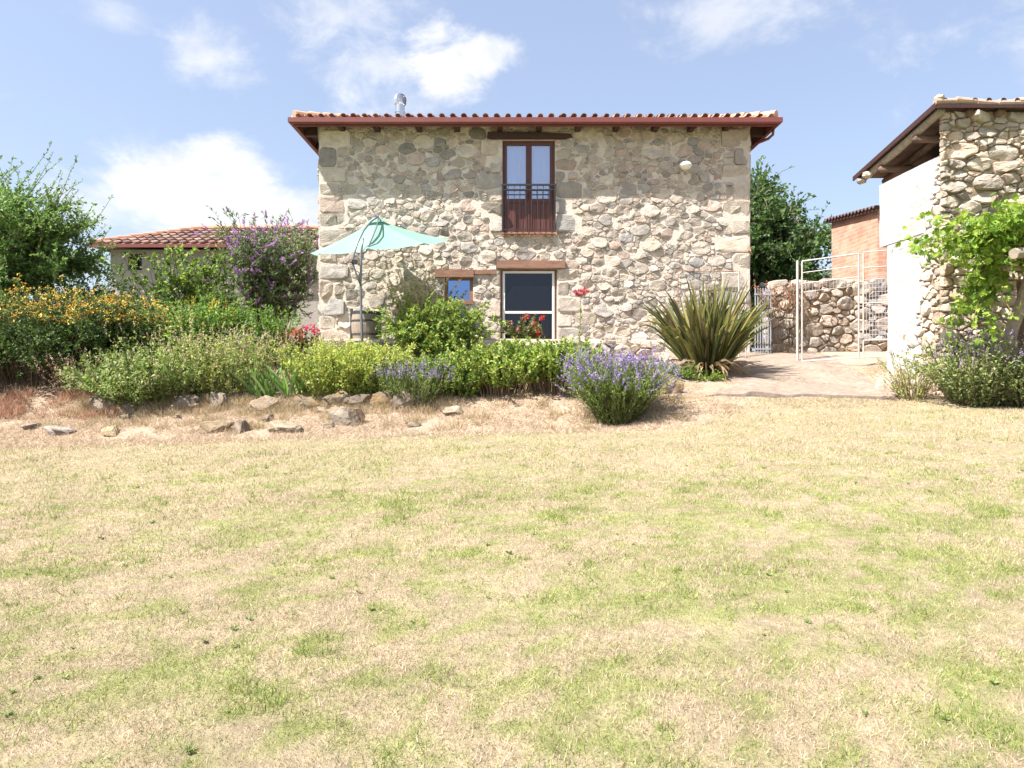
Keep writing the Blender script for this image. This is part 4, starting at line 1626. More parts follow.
def build_gate():
    A, B = np.array([lat(797.5, 16.0), 16.0, 0]), np.array([lat(886, 15.1), 15.1, 0])
    root = thing('steel_gate', 'tall pale tubular steel gate standing across the track', 'gate', (A[0], A[1], H(A[0], A[1])))

    def P(t, z):
        p = A + (B - A) * t
        p = p.copy()
        p[2] = z
        return p
    zb = lambda t: 1.80 + .10 * t
    zt = lambda t: 4.18 + .12 * t
    g = Geo()
    for t in (0.0,):
        gate_rail(g, P(t, zb(t) - .15), P(t, zt(t) + .03), .030)
    g.build('gate_post', M['galv'], root)
    leaf = Geo()
    t0, t1 = .055, .705
    for t in (t0, t1):
        gate_rail(leaf, P(t, zb(t) + .04), P(t, zt(t)), .020)
    for dz0, base in ((0, 'b'), (0, 't'), (-.27, 't'), (-.52, 't')):
        if base == 'b':
            gate_rail(leaf, P(t0, zb(t0) + .05), P(t1, zb(t1) + .05), .017)
        else:
            gate_rail(leaf, P(t0, zt(t0) + dz0), P(t1, zt(t1) + dz0), .017 if dz0 == 0 else .011)
    lf = leaf.build('gate_leaf', M['galv'], root)
    w = Geo()
    for k in range(1, 16):
        t = t0 + (t1 - t0) * k / 16
        gate_rail(w, P(t, zt(t) - .52), P(t, zt(t) - .72), .0035)
    gate_rail(w, P(t0, zt(t0) - .72), P(t1, zt(t1) - .72), .005)
    w.build('wire', M['galv'], lf)
    leaf = Geo()
    t0, t1 = .755, 1.06
    for t in (t0, t1):
        gate_rail(leaf, P(t, zb(t) + .03), P(t, zt(t)), .018)
    for z in (zb(.9) + .05, zb(.9) + .42, zb(.9) + 1.25, zt(.9) - .35, zt(.9)):
        gate_rail(leaf, P(t0, z), P(t1, z), .013)
    lf = leaf.build('gate_leaf', M['galv'], root)
    w = Geo()
    for k in range(1, 9):
        t = t0 + (t1 - t0) * k / 9
        gate_rail(w, P(t, zb(t) + .42), P(t, zt(t) - .6), .006)
    for k in range(16):
        z = zb(.9) + .45 + k * .095
        gate_rail(w, P(t0 + .06, z), P(t1, z), .006)
    w.build('wire_mesh', M['rail_steel'], lf)
    b = Geo()
    p = P(.73, zb(.73) + .55)
    b.box(p - [.05, .05, .06], p + [.05, .02, .06])
    b.build('latch', M['galv'], root)


build_gate()


def build_side_gate():
    root = thing('iron_railing', 'narrow grey barred railing between the house corner and garden wall', 'railing', (6.13, 16.9, 2.0))
    g = Geo()
    x0, x1, y = 6.0, 6.42, 16.9
    for z in (2.15, 3.50):
        Geo().box((x0, y - .015, z), (x1, y + .015, z + .04)).build('rail', M['rail_steel'], root)
    for k in range(7):
        x = x0 + .02 + (x1 - x0 - .04) * k / 6
        Geo().box((x - .011, y - .011, 1.98), (x + .011, y + .011, 3.68)).build('bar', M['rail_steel'], root)


build_side_gate()


def build_wire_panel():
    Y = 16.3
    xa, xb = lat(678, Y), lat(739, Y)
    z0, z1 = 1.95, elev(271, Y)
    root = thing('wire_panel', 'thin rusty wire fence panel against the house wall behind the spiky plant', 'fence panel', (xa, Y, z0))
    g = Geo()
    gate_rail(g, (xa, Y, z0 - .1), (xa, Y, z1), .010)
    gate_rail(g, (xa, Y, z1), (xb, Y, z1), .010)
    g.build('frame', M['rust'], root)
    p = Geo()
    gate_rail(p, (xb, Y, z0 - .1), (xb, Y, z1 + .02), .022)
    gate_rail(p, (xb + .16, Y, z0 - .1), (xb + .16, Y, z1 - .15), .012)
    p.build('post', M['galv'], root)
    w = Geo()
    for k in range(1, 18):
        x = xa + (xb - xa) * k / 18
        gate_rail(w, (x, Y, z0), (x, Y, z1), .0025)
    for k in range(12):
        z = z0 + (z1 - z0) * k / 12
        gate_rail(w, (xa, Y, z), (xb, Y, z), .0025)
    for k in range(4):
        gate_rail(w, (xb, Y, z0 + .3 + k * .45), (xb + .16, Y, z0 + .3 + k * .45), .006)
    w.build('wire_mesh', M['rail_steel'], root)


build_wire_panel()

# ------------------------------------------------------------------ parasol, tub, pergola
def build_parasol():
    C = np.array([lat(380, 15.3), 15.3, elev(246.5, 15.3)])
    px, py = lat(361.5, 13.75), 13.75
    zg = H(px, py)
    root = thing('garden_parasol', 'pale mint cantilever parasol tilted on a thin grey bowed pole', 'parasol', (px, py, zg))
    th = math.radians(12.5)
    roll = math.radians(5.5)
    ax = norm(np.array([math.sin(-roll), -math.sin(th), math.cos(th)]))
    ex = norm(np.cross(np.array([0, 1.0, 0]), ax))
    ex = norm(np.array([1, 0, math.tan(roll)]) - ax * (np.array([1, 0, math.tan(roll)]) @ ax))
    ey = np.cross(ax, ex)
    R, HH = 1.57, .60
    apex = C + ax * HH
    g = Geo()
    ns = 8
    for k in range(ns):
        V, rows, colsn = [], 7, 6
        for i in range(rows):
            r = i / (rows - 1)
            for j in range(colsn):
                f = j / (colsn - 1)
                a0, a1 = 2 * math.pi * (k + .0) / ns, 2 * math.pi * (k + 1.0) / ns
                p0 = np.array([math.cos(a0), math.sin(a0)])
                p1 = np.array([math.cos(a1), math.sin(a1)])
                q = (p0 * (1 - f) + p1 * f) * R * max(r, .03)
                q = q * (1 - .05 * 4 * f * (1 - f) * r)
                hgt = HH * (1 - r) - .05 * math.sin(math.pi * r) - .05 * 4 * f * (1 - f) * r
                V.append(C + ex * q[0] + ey * q[1] + ax * hgt)
        fs = [(i * colsn + j, i * colsn + j + 1, (i + 1) * colsn + j + 1, (i + 1) * colsn + j) for i in range(rows - 1) for j in range(colsn - 1)]
        g.add(V, fs, (1, 1, 1), 0)
    canopy = g.build('canopy', M['canvas'], root, True)
    v = Geo()
    for k in range(ns):
        a0, a1 = 2 * math.pi * k / ns, 2 * math.pi * (k + 1) / ns
        t = apex + ax * .06
        b0, b1 = (C + (ex * math.cos(a) + ey * math.sin(a)) * .27 + ax * (HH * .86 + .02) for a in (a0, a1))
        v.add([t, b0, b1], [(0, 1, 2)])
    v.build('vent', M['canvas'], canopy)
    v = Geo()
    v.tube([apex + ax * .03, apex + ax * .11], [.045, .03], sides=10)
    v.build('cap', M['pole'], canopy)
    for k in range(ns):
        a = 2 * math.pi * k / ns
        e = ex * math.cos(a) + ey * math.sin(a)
        Geo().tube([apex - ax * .06, C + e * R * .5 + ax * (HH * .5 - .075), C + e * R * .99 - ax * .015], .009, sides=5).build('rib', M['pole'], root)

    def Q(u, v_, Y):
        return np.array([lat(u, Y), Y, elev(v_, Y)])
    p = Geo().tube([(px + .03, py, zg - .2), Q(361.8, 330, py), Q(360.5, 285, py), Q(361.5, 250, py), Q(363, 238, py)], [.026, .026, .024, .022, .02], sides=10)
    p.build('pole', M['pole'], root, True)
    arm = Geo().tube([Q(361, 286, py - .03), Q(357, 276, py - .05), Q(353.5, 266, py - .05), Q(353.5, 256, py - .05), Q(357.5, 243, py), Q(364, 230, py + .3), Q(371, 221.5, py + .75),
                      Q(378.5, 216.5, py + 1.25), tuple(apex + ax * .10)], .019, sides=8)
    arm.build('arm', M['pole'], root, True)
    st = Geo().tube([Q(378.5, 217, py + 1.22), Q(377, 226, py + .75), Q(373, 236, py + .4), Q(366, 252, py + .05), Q(362, 254, py)], .015, sides=8)
    st.build('strut', M['pole'], root, True)
    c = Geo()
    q = Q(354.5, 262, py - .07)
    c.box(q - [.05, .03, .045], q + [.05, .03, .045])
    c.tube([q, q + [-.07, -.05, -.02]], .012)
    c.build('crank', M['iron'], root)


build_parasol()


def build_tub():
    X, Y = lat(366, 16.45), 16.45
    z0 = H(X, Y) - .01
    root = thing('barrel_planter', 'weathered wooden barrel with dark metal rim against the house wall', 'barrel', (X, Y, z0))
    n = 28
    prof = [(.30, 0), (.335, .2), (.345, .36), (.335, .52), (.315, .68), (.29, .68), (.29, .60), (.01, .60)]
    V = [(X + math.cos(2 * math.pi * k / n) * r * (1 + .006 * (k % 2)), Y + math.sin(2 * math.pi * k / n) * r * (1 + .006 * (k % 2)), z0 + h) for r, h in prof for k in range(n)]
    fs = [(i * n + k, i * n + (k + 1) % n, (i + 1) * n + (k + 1) % n, (i + 1) * n + k) for i in range(len(prof) - 1) for k in range(n)]
    Geo().add(V, fs).build('staves', M['barrel'], root)
    for z, r in ((.62, .330), (.44, .350), (.12, .330)):
        h = Geo()
        th = np.linspace(0, 2 * np.pi, 33)
        hh = .07 if z > .6 else .04
        a = np.column_stack([X + np.cos(th) * r, Y + np.sin(th) * r, np.full(33, z0 + z)])
        b = a + [0, 0, hh]
        h.add(np.concatenate([a, b]), [(k, k + 1, 34 + k, 33 + k) for k in range(32)])
        h.build('hoop', M['hoop'], root)
    hd = Geo()
    for s in (-1, 1):
        hd.box((X + s * .40 - .07, Y - .06, z0), (X + s * .40 + .07, Y + .06, z0 + .02))
    # broad dark side staves with the lifting holes
    for sx in (-1, 1):
        s = Geo().box((X + sx * .345 - .02, Y - .07, z0 + .02), (X + sx * .345 + .02, Y + .07, z0 + .76))
        s.build('handle', M['hoop'], root)


build_tub()


def build_pergola():
    rng = np.random.default_rng(44)
    root = thing('log_pergola', 'rough grey log pergola leaning in front of the barn', 'pergola', (9.3, 11.3, H(9.3, 11.3)))

    def log(name, pts, r, mat='old_wood', sides=12):
        pts = np.array(pts, float)
        m = 9
        t = np.linspace(0, 1, m)
        seg = np.linspace(0, 1, len(pts))
        P = np.column_stack([np.interp(t, seg, pts[:, i]) for i in range(3)]) + rng.normal(0, .012, (m, 3))
        rr = np.interp(t, seg, np.broadcast_to(r, len(pts))) * (1 + rng.normal(0, .04, m))
        Geo().tube(P, rr, sides=sides).build(name, M[mat], root)
    b = on_ground(993, 12.1)
    log('post', [(b[0], 12.1, b[2] - .1), (8.74, 11.9, 2.4), (8.80, 11.45, 3.52)], [.105, .10, .085])
    b2 = (11.2, 11.5, H(11.2, 11.5) - .1)
    log('post', [b2, (11.15, 11.45, 3.55)], [.11, .10])
    log('beam', [(7.86, 10.70, 3.46), (9.4, 11.1, 3.60), (11.6, 11.5, 3.66)], [.085, .09, .085])
    log('beam', [(7.95, 11.55, 3.36), (9.4, 11.6, 3.40), (11.6, 11.7, 3.45)], [.055, .06, .06])
    for x in (8.75, 9.6, 10.4):
        log('crosspiece', [(x, 10.8, 3.74), (x + .05, 12.5, 3.80)], [.045, .045])


build_pergola()


def build_vine():
    rng = np.random.default_rng(52)
    root = thing('grape_vine', 'bright green grape vine trailing from the pergola over the barn wall', 'vine', (9.05, 12.2, H(9.05, 12.2)))
    st = Geo()
    main = np.array([[(9.05, 12.2, H(9.05, 12.2) - .05), (8.98, 12.0, 2.0), (9.05, 11.7, 2.9), (8.9, 11.4, 3.7), (8.6, 11.3, 4.0), (8.2, 11.3, 4.05)]])
    stems_geo(st, main, .05, .025, (.20, .14, .10), 7)
    n = 95
    base = np.column_stack([rng.uniform(7.9, 10.2, n), rng.uniform(10.9, 12.0, n), rng.uniform(3.62, 4.0, n)])
    dirs = np.column_stack([rng.uniform(-1.3, .5, n), rng.uniform(-.5, .5, n), rng.uniform(-.2, .75, n)])
    p1 = shoots(rng, base, dirs, rng.uniform(.5, 1.35, n), 7, 1.0, .15)
    # a few canes reach far to the left and droop; others hang
    L = np.array([(8.2, 11.3, 3.8)] * 22 + [(8.1, 11.5, 3.4)] * 14)
    L = L + rng.normal(0, .12, L.shape)
    D = np.array([(-1, .0, .05)] * 22 + [(-.45, .1, -1.0)] * 14) + rng.normal(0, .24, (36, 3))
    p2 = shoots(rng, L, D, np.concatenate([rng.uniform(.7, 1.8, 22), rng.uniform(.5, 1.35, 14)]), 7, .8, .12)
    gl = Geo()
    for p in (p1, p2):
        stems_geo(st, p, .008, .004, (.22, .19, .08), 4)
        q, d = along(rng, p, 34, .05, 1)
        cols = pick(rng, [(.26, .39, .05), (.20, .33, .04), (.34, .46, .07), (.13, .24, .035)], len(q), .18)
        lobed_geo(gl, rng, q + rng.normal(0, .06, q.shape), d, .115, cols)
    st.build('stem', M['bark'], root)
    gl.build('foliage', M['leaf'], root)


build_vine()

# ------------------------------------------------------------------ trees and plants
tree('leafy_tree', 'tall green leafy tree with wispy top shoots at the left edge', 'tree', on_ground(16, 16.6), 2.3, 2.1, 101, limbs=46, twigs=58, per=15, leaf=.095, ratio=.55,
     pal=[(.16, .28, .06), (.21, .34, .08), (.11, .21, .05), (.26, .37, .11)], trunk_r=.09, squash=.85, lift=.7, wisps=170, wisp_dir=(.45, 0, .95), wisp_len=1.7)
tree('broadleaf_tree', 'large dark green tree rising behind the right end of the house', 'tree', on_ground(745, 29), 3.6, 4.3, 102, limbs=90, twigs=75, per=14, leaf=.19, ratio=.6,
     pal=[(.085, .16, .04), (.11, .195, .05), (.06, .12, .035), (.14, .22, .065)], trunk_r=.22, squash=.8, lift=.5)


def plant(name, label, cat, u, Y, top, wpx, seed, depth=.8, **kw):
    pos = on_ground(u, Y)
    h = elev(top, Y) - pos[2]
    rx = wpx * .5 / F * Y
    return shrub(name, label, cat, pos, rx, rx * depth, h, seed, **kw)


ORANGE = dict(kind='head', size=.09, petal=.042, frac=.62, zmin=.68, per=7, pal=[(.72, .38, .05), (.78, .50, .10), (.60, .27, .03), (.76, .60, .18), (.50, .46, .10)])
for u, Y, top, w, s, lab in ((-38, 13.7, 294, 130, 201, 'dark bush topped with orange flowers, cut off by the left edge'),
                             (38, 13.6, 291, 120, 202, 'broad dark leaved bush covered in orange yellow flowers below the leafy tree'),
                             (92, 13.8, 300, 62, 203, 'smaller orange flowered bush beside the pale dry perennials')):
    plant('flowering_bush', lab, 'bush', u, Y, top, w, s, .75, n=210, leaf=.065, ratio=.5, per=14, pal=DARKGREEN + GREEN[:1], spread=.6, t0=.05, droop=.15, twigs=7, flower=ORANGE, group='orange flowered bushes', base_frac=.75)

plant('hedge', 'dense dark green hedge behind the orange flowered bushes', 'hedge', 40, 15.6, 288, 190, 204, .4, n=170, leaf=.08, ratio=.5, per=16, pal=DARKGREEN + GREEN[:1], spread=.4, base_frac=1.1, twigs=7, stem_r=.01)
plant('perennial_clump', 'tall grey green perennial clump beside the orange bushes', 'plant', 140, 14.3, 300, 70, 211, n=130, leaf=.08, ratio=.5, per=40, pal=GREYGREEN + LIME[:1], spread=.35, base_frac=.9,
      flower=dict(kind='head', size=.06, petal=.03, frac=.5, per=8, pal=[(.55, .45, .10), (.5, .42, .25)]))
plant('perennial_clump', 'tall yellow green perennial clump below the grey annex', 'plant', 192, 14.5, 302, 66, 212, n=130, leaf=.08, ratio=.5, per=40, pal=GREEN + LIME[:2], spread=.35, base_frac=.9,
      flower=dict(kind='head', size=.07, petal=.035, frac=.25, per=8, pal=[(.70, .42, .05)]))
plant('sage_bush', 'low pale grey green bush on the stone edging, left of the bed', 'bush', 140, 12.8, 345, 100, 213, n=230, leaf=.075, ratio=.55, per=44, pal=GREYGREEN + GREEN[:2], spread=.7, base_frac=.6)
DRYHEAD = dict(kind='spike', size=.16, petal=.03, frac=.5, per=12, pal=[(.58, .45, .33), (.64, .53, .38), (.50, .35, .25)], up=.6, part='seed_heads')
plant('dry_perennial', 'straw and pink coloured drying perennial behind the low sage bush', 'plant', 178, 13.2, 328, 100, 214, n=170, leaf=.07, ratio=.4, per=40, pal=GREYGREEN + GREEN[:2] + LIME[:3], spread=.4, base_frac=1.0, flower=DRYHEAD)
plant('dry_perennial', 'blond drying perennial in the middle of the left flower bed', 'plant', 226, 13.1, 334, 66, 215, n=180, leaf=.07, ratio=.4, per=44, pal=GREYGREEN + LIME + STRAW[:1], spread=.4, base_frac=1.0, flower=DRYHEAD)
plant('dry_perennial', 'sparse straw coloured stalks growing above the iris leaves', 'plant', 288, 14.1, 332, 80, 216, n=120, leaf=.05, ratio=.3, per=24, pal=GREYGREEN[:2] + LIME[:2] + STRAW[:2], spread=.4, base_frac=1.0, flower=DRYHEAD)
plant('dry_perennial', 'short pinkish dry tuft at the left end of the stone edging', 'plant', 92, 13.0, 352, 60, 217, n=130, leaf=.05, ratio=.25, per=18, pal=STRAW, spread=.5, base_frac=.8, flower=DRYHEAD)
plant('green_bush', 'small bright green bush in front of the purple butterfly bush', 'bush', 204, 14.6, 302, 46, 218, n=120, leaf=.085, ratio=.45, per=36, pal=[(.14, .28, .04), (.18, .34, .05), (.10, .22, .03)], spread=.5)
plant('fruit_shrub', 'open fruit tree shrub with yellow green leaves before the annex', 'shrub', 178, 17.3, 254, 62, 219, n=48, leaf=.10, ratio=.6, per=14, pal=GREEN + LIME[:1] + DARKGREEN[:1], spread=.75, twigs=9, droop=.2, stem_r=.012)
plant('butterfly_bush', 'large butterfly bush with purple flower spikes left of the house corner', 'shrub', 270, 17.9, 232, 50, 220, n=130, leaf=.11, ratio=.32, per=14, pal=[(.15, .23, .08), (.21, .28, .11), (.10, .17, .055), (.25, .32, .16)], spread=.62, twigs=9, droop=.35, stem_r=.012,
      flower=dict(kind='spike', size=.24, petal=.045, frac=.26, per=46, pal=[(.44, .20, .50), (.52, .28, .58), (.36, .14, .44), (.56, .36, .54)], zmin=.22, part='flower_spikes'))
plant('mixed_shrub', 'mid green shrub between the fruit tree and the butterfly bush', 'shrub', 222, 16.2, 294, 46, 229, n=70, leaf=.085, ratio=.45, per=14, pal=GREEN + DARKGREEN[:1], spread=.5, twigs=6)
plant('green_bush', 'bright green feathery bush under the butterfly bush, left of the red geraniums', 'bush', 266, 15.0, 306, 58, 221, n=130, leaf=.08, ratio=.45, per=40, pal=[(.15, .27, .04), (.19, .33, .05), (.11, .20, .03)], spread=.5)


def geranium(name, label, u, Y, w, h, seed, heads, pot=True, zoff=0.0):
    rng = np.random.default_rng(seed)
    pos = on_ground(u, Y, zoff)
    root = thing(name, label, 'flowers', pos)
    zb = 0
    if pot:
        X, Yc, z0 = pos
        n = 20
        prof = [(.11, 0), (.15, .22), (.17, .22), (.17, .27), (.14, .27), (.13, .23), (.01, .23)]
        V = [(X + math.cos(2 * math.pi * k / n) * r, Yc + math.sin(2 * math.pi * k / n) * r, z0 + hh) for r, hh in prof for k in range(n)]
        fs = [(i * n + k, i * n + (k + 1) % n, (i + 1) * n + (k + 1) % n, (i + 1) * n + k) for i in range(len(prof) - 1) for k in range(n)]
        Geo().add(V, fs).build('pot', M['terracotta'], root, True)
        zb = .22
    m = 44
    dirs, a, r = dome_dirs(rng, m, .9)
    dirs[:, 0] *= w / h * 1.1
    base = pos + np.column_stack([np.cos(a) * r * .12, np.sin(a) * r * .12, np.full(m, zb)])
    p = shoots(rng, base, dirs, (h - zb) * rng.uniform(.5, 1, m), 5, .3, .12)
    g = Geo()
    stems_geo(g, p, .006, .004, (.12, .15, .05))
    g.build('stems', M['bark'], root)
    gl = Geo()
    q, d = along(rng, p, 16, .3, 1)
    lobed_geo(gl, rng, q, d, .075, pick(rng, [(.14, .22, .055), (.17, .24, .07), (.22, .22, .09), (.20, .12, .07)], len(q)))
    gl.build('foliage', M['leaf'], root)
    for (du, dv, col, sz) in heads:
        c = np.array([lat(u + du, Y - .18), Y - .18, elev(dv, Y - .18)])
        f = Geo()
        k = 46
        q = c + norm(rng.normal(0, 1, (k, 3))) * sz * rng.uniform(.5, 1, (k, 1))
        leaves_geo(f, rng, q, norm(q - c), .045, .9, pick(rng, [col, tuple(np.array(col) * .75), tuple(np.array(col) * 1.2)], k, .15), .8)
        f.tube([c, (c + pos + [0, 0, zb + .1]) / 2, pos + [0, 0, zb]], .006, (.12, .16, .05), 4)
        f.build('flower_head', M['petal'], root)


PINK, CORAL, RED = (.70, .05, .16), (.72, .16, .10), (.66, .07, .06)
geranium('geranium', 'coral red geranium in the bed below the butterfly bush', 290, 15.2, .5, .62, 231,
         [(-12, 337, CORAL, .08), (-3, 335, CORAL, .09), (6, 332, CORAL, .08), (-8, 343, CORAL, .07), (4, 341, CORAL, .08), (1, 347, CORAL, .07), (11, 338, CORAL, .07)], pot=False)
geranium('geranium', 'bright pink geranium at the left corner of the terrace', 312, 15.4, .42, .66, 232,
         [(-8, 330, PINK, .085), (0, 328, PINK, .085), (5, 332, PINK, .07), (-14, 333, PINK, .06)], pot=False)
geranium('geranium', 'red geranium before the lower pane of the patio door', 524, 16.35, .95, .66, 233,
         [(2, 317, RED, .075), (10, 325, RED, .075), (14, 334, RED, .075), (-14, 323, (.45, .22, .2), .06), (-6, 330, (.45, .22, .2), .06), (18, 318, RED, .05)], pot=False)


def build_iris():
    rng = np.random.default_rng(241)
    root = thing('iris_clump', 'sword leaved green iris clump on the stone edging', 'plant', on_ground(280, 12.72))
    g = Geo()
    for du, n in ((-14, 16), (-5, 18), (6, 18), (15, 14)):
        pos = on_ground(280 + du * 1.5, 12.72)
        dirs, a, r = dome_dirs(rng, n, .8)
        base = pos + np.column_stack([rng.normal(0, .06, n), rng.normal(0, .06, n), np.full(n, -.02)])
        p = shoots(rng, base, dirs, rng.uniform(.5, .98, n), 7, .45, .04)
        strap_geo(g, rng, p, rng.uniform(.035, .055, n), pick(rng, [(.15, .27, .06), (.20, .33, .08), (.11, .21, .05), (.30, .38, .16)], n))
    g.build('leaves', M['leaf'], root)


build_iris()
LIMEFL = dict(kind='head', size=.08, petal=.03, frac=.8, per=12, pal=[(.45, .45, .07), (.38, .42, .06), (.5, .5, .14)])
plant('goldenrod', 'yellow green perennial above the mossy edging stones, by the iris', 'plant', 333, 13.0, 343, 66, 242, n=180, leaf=.075, ratio=.45, per=40, pal=LIME, spread=.4, base_frac=.9, flower=LIMEFL)
plant('goldenrod', 'yellow green perennial between the parasol pole and small lavender', 'plant', 374, 13.1, 345, 60, 243, n=170, leaf=.075, ratio=.45, per=40, pal=LIME + GREYGREEN[:1], spread=.4, base_frac=.9, flower=LIMEFL)
plant('goldenrod', 'pale green weedy perennial directly below the barrel', 'plant', 345, 14.6, 338, 90, 244, n=150, leaf=.07, ratio=.45, per=34, pal=GREYGREEN + LIME[:2], spread=.4, base_frac=1.0)
LAV = dict(kind='spike', size=.13, petal=.024, frac=.9, zmin=.48, per=16, pal=[(.27, .20, .42), (.34, .27, .48), (.21, .15, .36), (.42, .36, .50)], up=.4, part='flower_spikes')
plant('lavender', 'small pale lavender on the edging stones below the leafy shrub', 'lavender', 416, 12.62, 364, 44, 251, n=300, leaf=.06, ratio=.2, per=28, pal=GREYGREEN[:3] + GREEN, spread=.55, base_frac=.9, flower=LAV, t0=.05, lspread=.6)
plant('leafy_shrub', 'round yellow green shrub under the small window', 'shrub', 436, 14.5, 303, 60, 252, n=90, leaf=.095, ratio=.42, per=13, pal=GREEN + LIME[:2], spread=.7, twigs=8, droop=.5, stem_r=.009)
plant('feathery_shrub', 'pale lime plant with pinkish plumes against the house wall', 'shrub', 418, 15.75, 284, 36, 253, n=80, leaf=.075, ratio=.5, per=40, pal=LIME, spread=.5, flower=dict(kind='spike', size=.30, petal=.05, frac=.9, per=40, pal=[(.66, .52, .38), (.64, .47, .36), (.58, .54, .34)], part='plumes'))
plant('low_hedge', 'low green clump at the left of the hedge, behind the small lavender', 'hedge', 452, 13.0, 354, 60, 254, n=190, leaf=.072, ratio=.6, per=40, pal=GREEN + LIME[:1], spread=.45, base_frac=.9, stem=(.30, .21, .14))
plant('low_hedge', 'middle clump of the bright green hedge below the patio door', 'hedge', 500, 13.2, 341, 76, 255, n=230, leaf=.075, ratio=.62, per=44, pal=LIME + GREEN, spread=.40, base_frac=.9, stem=(.30, .21, .14), t0=.3)
plant('low_hedge', 'right clump of the bright green hedge with bare woody feet', 'hedge', 550, 13.25, 340, 66, 256, n=210, leaf=.075, ratio=.62, per=42, pal=GREEN + LIME[:3], spread=.40, base_frac=.9, stem=(.30, .21, .14), t0=.35)
plant('weed_clump', 'yellow green weeds with reddish stems behind the big lavender', 'plant', 592, 14.0, 345, 44, 257, n=60, leaf=.06, ratio=.4, per=28, pal=LIME + GREEN, spread=.45, stem=(.32, .10, .08), stem_r=.011, t0=.4)
plant('dry_stalks', 'bare dry stalks along the house foot right of the hedge', 'plant', 630, 15.4, 343, 70, 258, n=80, leaf=.05, ratio=.3, per=9, pal=STRAW + GREYGREEN, spread=.6, base_frac=1.1, stem=(.34, .24, .16))
BIGLAV = dict(LAV, size=.18, per=22, petal=.03, frac=.6, zmin=.34)
plant('lavender', 'big purple lavender bush at the edge of the lawn', 'lavender', 618, 11.8, 360, 36, 259, 1.0, n=700, leaf=.075, ratio=.2, per=36, pal=GREYGREEN[:3] + GREEN * 2, spread=.75, base_frac=1.15, droop=.75, flower=BIGLAV, t0=.05, lspread=.6)


def build_hollyhock():
    rng = np.random.default_rng(261)
    pos = on_ground(580, 14.9)
    root = thing('hollyhock', 'lone tall stalk with a red bloom in front of the house wall', 'plant', pos)
    top = elev(290, 14.9)
    h = top - pos[2]
    p = shoots(rng, pos[None], np.array([[.01, 0, 1.0]]), [h], 8, 0, .02)
    g = Geo()
    stems_geo(g, p, .012, .006, (.20, .22, .08), 6)
    g.build('stem', M['bark'], root)
    gl = Geo()
    q, d = along(rng, p, 46, .05, .92)
    leaves_geo(gl, rng, q, d, .075, .6, pick(rng, LIME + GREEN, len(q)), 1.4)
    gl.build('foliage', M['leaf'], root)
    for k in range(3):
        c = p[0, -1] + np.array([(k - 1) * .09, -.02, -.05 + .02 * k])
        f = Geo()
        q = c + rng.normal(0, .028, (40, 3))
        leaves_geo(f, rng, q, norm(q - c), .055, .9, pick(rng, [(.52, .10, .13), (.58, .2, .2)], 40), .9)
        f.build('bloom', M['petal'], root)


build_hollyhock()


def build_flax():
    rng = np.random.default_rng(271)
    pos = on_ground(707, 14.6)
    root = thing('flax_plant', 'large spiky flax plant with striped olive leaves by the path', 'plant', pos)
    n = 460
    dirs, a, r = dome_dirs(rng, n, 1.0)
    dirs = norm(np.column_stack([np.cos(a) * r * .44, np.sin(a) * r * .42, 1.10 - .30 * r]))
    base = pos + np.column_stack([np.cos(a) * r * .34, np.sin(a) * r * .30, np.full(n, -.03)])
    L = rng.uniform(1.2, 2.5, n) * (1 - .22 * r)
    p = shoots(rng, base, dirs, L, 9, .75, .045)
    big = rng.random(n) < .25
    # some leaves fold over at the tip
    p[big, -2:, 2] -= np.array([.05, .18])
    g = Geo()
    cols = pick(rng, [(.065, .09, .03), (.10, .125, .04), (.18, .18, .055), (.30, .27, .08), (.11, .085, .045), (.22, .22, .07)], n, .2)
    strap_geo(g, rng, p, rng.uniform(.045, .085, n), cols)
    g.build('leaves', M['leaf'], root)
    d = Geo()
    m = 60
    dirs, a, r = dome_dirs(rng, m, 1.0)
    dirs = norm(np.column_stack([np.cos(a), np.sin(a), rng.uniform(.0, .6, m)]))
    base = pos + np.column_stack([np.cos(a) * .3, np.sin(a) * .3, np.full(m, .15)])
    q = shoots(rng, base, dirs, rng.uniform(.4, .9, m), 6, 1.6, .06)
    strap_geo(d, rng, q, rng.uniform(.04, .07, m), pick(rng, [(.36, .25, .14), (.28, .18, .10), (.44, .34, .2)], m))
    d.build('dead_leaves', M['leaf'], root)


build_flax()
plant('weed_clump', 'low fresh green weeds at the left foot of the flax plant', 'plant', 672, 14.1, 356, 44, 272, n=60, leaf=.06, ratio=.5, per=26, pal=[(.16, .26, .05), (.20, .30, .06), (.12, .2, .04)], spread=.9)
plant('weed_clump', 'low green weeds in front of the flax plant', 'plant', 705, 13.9, 366, 36, 273, n=40, leaf=.05, ratio=.5, per=22, pal=GREEN + LIME[:1], spread=.9)
plant('catmint', 'grey green catmint with mauve flowers at the barn foot', 'plant', 975, 11.95, 336, 80, 281, n=230, leaf=.065, ratio=.45, per=34, pal=GREYGREEN + GREEN[:1], spread=.75, flower=dict(LAV, frac=.6, zmin=.3, pal=[(.40, .28, .44), (.46, .34, .48), (.34, .24, .42)]))
plant('catmint', 'grey green catmint with purple flowers cut by the right edge', 'plant', 1024, 11.7, 335, 84, 282, n=180, leaf=.05, ratio=.4, per=34, pal=GREYGREEN + GREEN[:2], spread=.7, flower=dict(LAV, frac=.6, zmin=.3, pal=[(.34, .24, .48), (.40, .3, .52)]))
plant('yellow_weed', 'thin yellow green weed growing between the big rock and catmint', 'plant', 912, 12.3, 350, 50, 283, n=60, leaf=.05, ratio=.4, per=22, pal=LIME + STRAW[:1], spread=.6)
